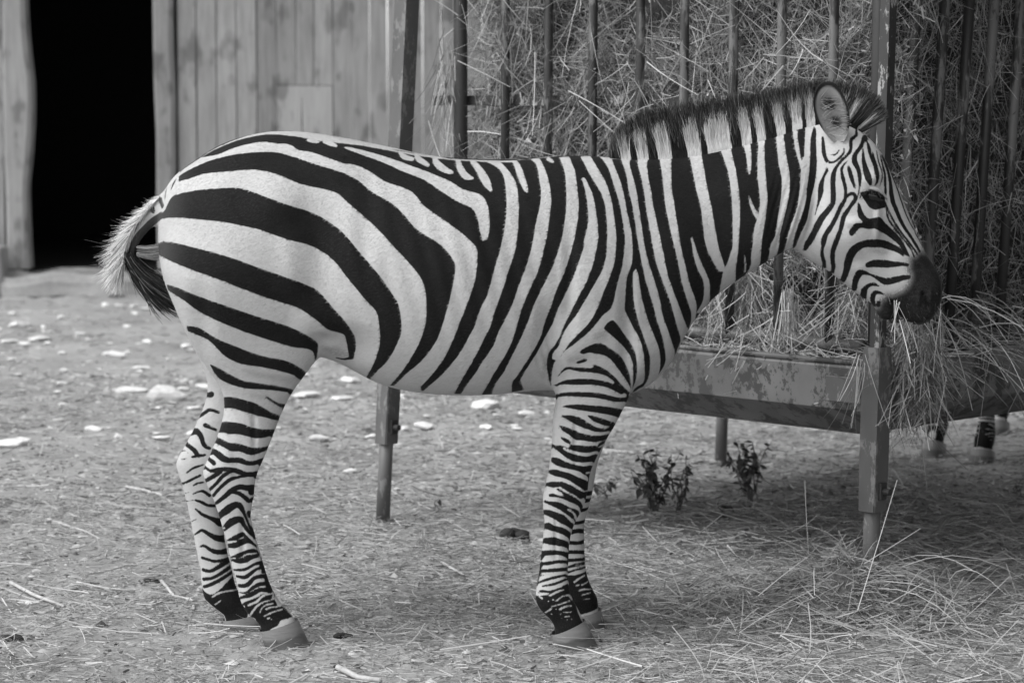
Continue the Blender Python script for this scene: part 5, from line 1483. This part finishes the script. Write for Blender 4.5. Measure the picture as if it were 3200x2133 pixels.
def mound(cx, cy, rx, ry, h):
    bm = bmesh.new()
    n, m = 40, 14
    rows_ = []
    for j in range(m + 1):
        r = j / m * 1.15
        row_ = []
        for i in range(n):
            a = 2 * PI * i / n
            x_ = cx + math.cos(a) * r * rx; y_ = cy + math.sin(a) * r * ry
            z_ = h * max(0, 1 - r ** 1.5) * (1 + .5 * mnoise.noise(Vector((x_ * 9, y_ * 9, 0)))) + .018 * mnoise.noise(Vector((x_ * 30, y_ * 30, 3))) - .03 * max(0, r - .9) * 5
            row_.append(bm.verts.new((x_ - cx, y_ - cy, z_)))
        rows_.append(row_)
    for j in range(m):
        for i in range(n): bm.faces.new((rows_[j][i], rows_[j][(i + 1) % n], rows_[j + 1][(i + 1) % n], rows_[j + 1][i]))
    return bm_mesh("matted_hay", bm)
# the heap of hay fallen by the near feeder leg
def heap(cx, cy, rx, ry, h, N, L, tone, name, label):
    a = rng.uniform(0, 2 * PI, N); rr = np.abs(rng.normal(0, .5, N)).clip(0, 1.25)
    x = cx + np.cos(a) * rr * rx; y = cy + np.sin(a) * rr * ry
    top = h * np.clip(1 - rr ** 1.3, 0, 1)
    z = ground_h(x, y) + top * rng.uniform(.15, 1.0, N) + .006
    al = rng.uniform(0, 2 * PI, N)
    D = np.column_stack([np.cos(al), np.sin(al) * .8, rng.normal(.05, .33, N)])
    ln = rng.uniform(*L, N) * rng.uniform(.35, 1, N)
    P0 = np.column_stack([x, y, z]) - D * (ln / 2)[:, None] * np.array([1, 1, .4])
    s = strands(P0, D, ln, rng.uniform(.0018, .0042, N), np.clip(rng.normal(tone, .22, N), 0, 1), 4, .2, .12, .6)
    s[0][:, 2] = np.maximum(s[0][:, 2], ground_h(s[0][:, 0], s[0][:, 1]) + .002)
    return s
c = on_ground(2640, 1905)
sets = [heap(c[0], c[1], .36, .25, .17, 9000, (.04, .20), .45, "", ""), heap(c[0] + .05, c[1] - .04, .60, .34, .06, 9000, (.04, .22), .45, "", "")]
N = 150
a = rng.uniform(0, 2 * PI, N)
P0 = np.column_stack([c[0] + rng.normal(0, .14, N), c[1] + rng.normal(0, .10, N), rng.uniform(.03, .13, N)])
D = np.column_stack([np.cos(a), np.sin(a) * .6, rng.uniform(.05, .65, N)])
sets.append(strands(P0, D, rng.uniform(.18, .42, N), rng.uniform(.0018, .0032, N), rng.uniform(.35, .85, N), 5, .15, .55, .6))
def stalk(p0, p1, sag=0.0):
    p0 = np.array(p0); p1 = np.array(p1); d = p1 - p0; L = np.linalg.norm(d)
    bv = np.array([[0, 0, -sag]]) + np.array([[rng.normal(0, .02), 0, 0]])
    return strands(p0[None], d[None], [L], [.0027], np.array([.6]), 5, .1, 0, .6, bend_vec=bv)
for a_, b_, sg in (((2430, 1890, 6.95), (2735, 1655, 7.05), .12), ((2680, 1905, 6.9), (2800, 1520, 7.1), -.05), ((2560, 1730, 7.0), (2915, 1650, 7.2), .1), ((2310, 1975, 6.85), (2560, 1800, 6.95), .1),
                   ((2700, 1760, 7.0), (2880, 1650, 7.1), .0), ((2515, 1500, 7.4), (2523, 1730, 7.3), .0), ((2900, 1960, 6.8), (3120, 2040, 6.75), .1), ((2370, 1860, 7.05), (2530, 1720, 7.1), .08)):
    sets.append(stalk(at(*a_), at(*b_), sg))
o = empty("hay_heap", (c[0], c[1], 0))
link_mesh("matted_hay", mound(c[0], c[1], .34, .24, .12), M_MATTED, o, True)
so = strand_obj("hay_stalks", sets, M_HAY, o, (c[0], c[1], 0)); so["kind"] = "stuff"
tag(o, "heap of fallen hay with long stalks at the foot of the near feeder leg", "hay", kind="stuff")

# sticks and long single straws one can pick out
def stick(pts, r, label, lift=.004, mat=None):
    P = [on_ground(px, py) for px, py in pts]
    bm = bmesh.new()
    org = Vector(P[0])
    bm_tube(bm, [Vector(p) - org + Vector((0, 0, r + lift + float(ground_h(np.array([p[0]]), np.array([p[1]]))[0]))) for p in P], [r * (1 - .35 * i / len(P)) for i in range(len(P))], 7)
    o = link_mesh("stick", bm_mesh("stick", bm), mat or M_STICK, None, True)
    o.location = org
    tag(o, label, "stick", "sticks on the ground")
stick([(394, 1516), (450, 1528), (500, 1553), (538, 1577)], .006, "pale stick lying left of the hind leg")
stick([(34, 1836), (110, 1868), (200, 1899)], .006, "straight pale stick in the left foreground")
stick([(505, 1820), (545, 1856), (600, 1872), (606, 1905)], .0055, "forked pale twig right beside the far hind hoof")
stick([(1055, 2092), (1120, 2110), (1190, 2128)], .008, "thick bleached stick cut by the bottom edge of the picture")
stick([(150, 1630), (220, 1650), (260, 1668)], .005, "short pale stick in the left middle ground")
stick([(240, 1822), (330, 1830), (420, 1840)], .004, "thin pale stalk lying in front of the far hind hoof, left")
stick([(1380, 1755), (1450, 1790)], .004, "short straw lying midway between hind and front hooves", .004, M_STICK)
stick([(2503, 2120), (2570, 2135)], .005, "short pale stick at the bottom edge right of centre")

# dung and dark hollows
def clump(px, py, w, label):
    p = on_ground(px, py); r = w * p[1] / FPX / 2
    bm = bmesh.new()
    for j in range(9):
        rr = r * rng.uniform(.3, .5)
        res = bmesh.ops.create_icosphere(bm, subdivisions=2, radius=rr)
        off = Vector((rng.normal(0, r * .42), rng.normal(0, r * .35), rr * .5 + rng.uniform(0, r * .22)))
        sd = rng.uniform(0, 50)
        for v in res["verts"]:
            v.co = Vector((v.co.x * 1.2, v.co.y, v.co.z * .75)) * (1 + .3 * mnoise.noise(v.co / rr * 1.5 + Vector((sd, 0, 0)))) + off
    o = link_mesh("dung", bm_mesh("dung", bm), M_DUNG, None, True)
    o.location = (p[0], p[1], -.006)
    tag(o, label, "dung", "dark dung clumps")
clump(1600, 1678, 90, "wide dark dung clump left of the front legs")
clump(1072, 1985, 52, "dark dung clump right of the hind hoof")
clump(1055, 2085, 44, "dark dung clump by the thick stick at the bottom edge")
clump(480, 1815, 46, "dark dung clump left of the far hind hoof")
clump(245, 1955, 40, "dark dung clump in the lower left foreground")
clump(45, 2000, 80, "dark dung patch in the bottom left corner")
clump(2757, 1855, 46, "dark clump inside the fallen hay heap")

# weeds under the feeder
def weed(px, py, hgt, nst, spread, label, leafs=9, size=.03):
    p = on_ground(px, py)
    root = empty("weed", p)
    bmS = bmesh.new(); leaves = []
    for s in range(nst):
        a = rng.uniform(0, 2 * PI); lean = rng.uniform(.1, .5) * spread
        h = hgt * rng.uniform(.6, 1.0)
        pts = [Vector((math.cos(a) * lean * t ** 1.3 + .01 * math.sin(t * 7 + s), math.sin(a) * lean * .6 * t ** 1.3, h * t)) for t in np.linspace(0, 1, 6)]
        bm_tube(bmS, pts, [.0028 * (1 - .6 * t) for t in np.linspace(0, 1, 6)], 5)
        for q in range(leafs):
            t = rng.uniform(.3, 1.0); i = min(int(t * 5), 4)
            leaves.append(pts[i].lerp(pts[i + 1], t * 5 - i))
    link_mesh("stem", bm_mesh("stem", bmS), M_LEAF, root)
    for c_ in leaves:
        bm = bmesh.new()
        L = size * rng.uniform(.5, 1.2); W = L * rng.uniform(.35, .6)
        prof = [(0, .05), (.25, .8), (.5, 1), (.78, .6), (1, .03)]
        l_, r_, m_ = [], [], []
        cv = rng.uniform(-.6, .3)
        for t, w in prof:
            z = cv * L * t * t
            m_.append(bm.verts.new((L * t, 0, z - .1 * W * w))); l_.append(bm.verts.new((L * t, W / 2 * w, z))); r_.append(bm.verts.new((L * t, -W / 2 * w, z)))
        for i in range(4):
            bm.faces.new((m_[i], m_[i + 1], l_[i + 1], l_[i])); bm.faces.new((r_[i], r_[i + 1], m_[i + 1], m_[i]))
        o = link_mesh("leaf", bm_mesh("leaf", bm), M_LEAF, root, True)
        o.location = c_
        o.rotation_euler = (rng.normal(0, .5), rng.uniform(-.5, 1.2), rng.uniform(0, 2 * PI))
    tag(root, label, "weed", "weeds under the feeder")
weed(2045, 1610, .24, 12, .26, "bushy dark weed under the trough, right of the front legs", 16, .036)
weed(2120, 1600, .21, 6, .18, "smaller dark weed just right of the bushy one", 13, .028)
weed(2345, 1568, .25, 10, .2, "tall dark weed right of the thin rear feeder leg", 16, .033)
weed(2265, 1625, .09, 2, .10, "low broad-leaved weed between the two taller weeds", 3, .065)
weed(1890, 1560, .085, 3, .10, "small pale weed touching the front legs' right side", 5, .036)
weed(1362, 1600, .055, 1, .05, "single round dark leaf standing right of the left feeder leg", 3, .042)
weed(3180, 1560, .10, 3, .08, "sparse weed at the right edge under the feeder", 4, .022)
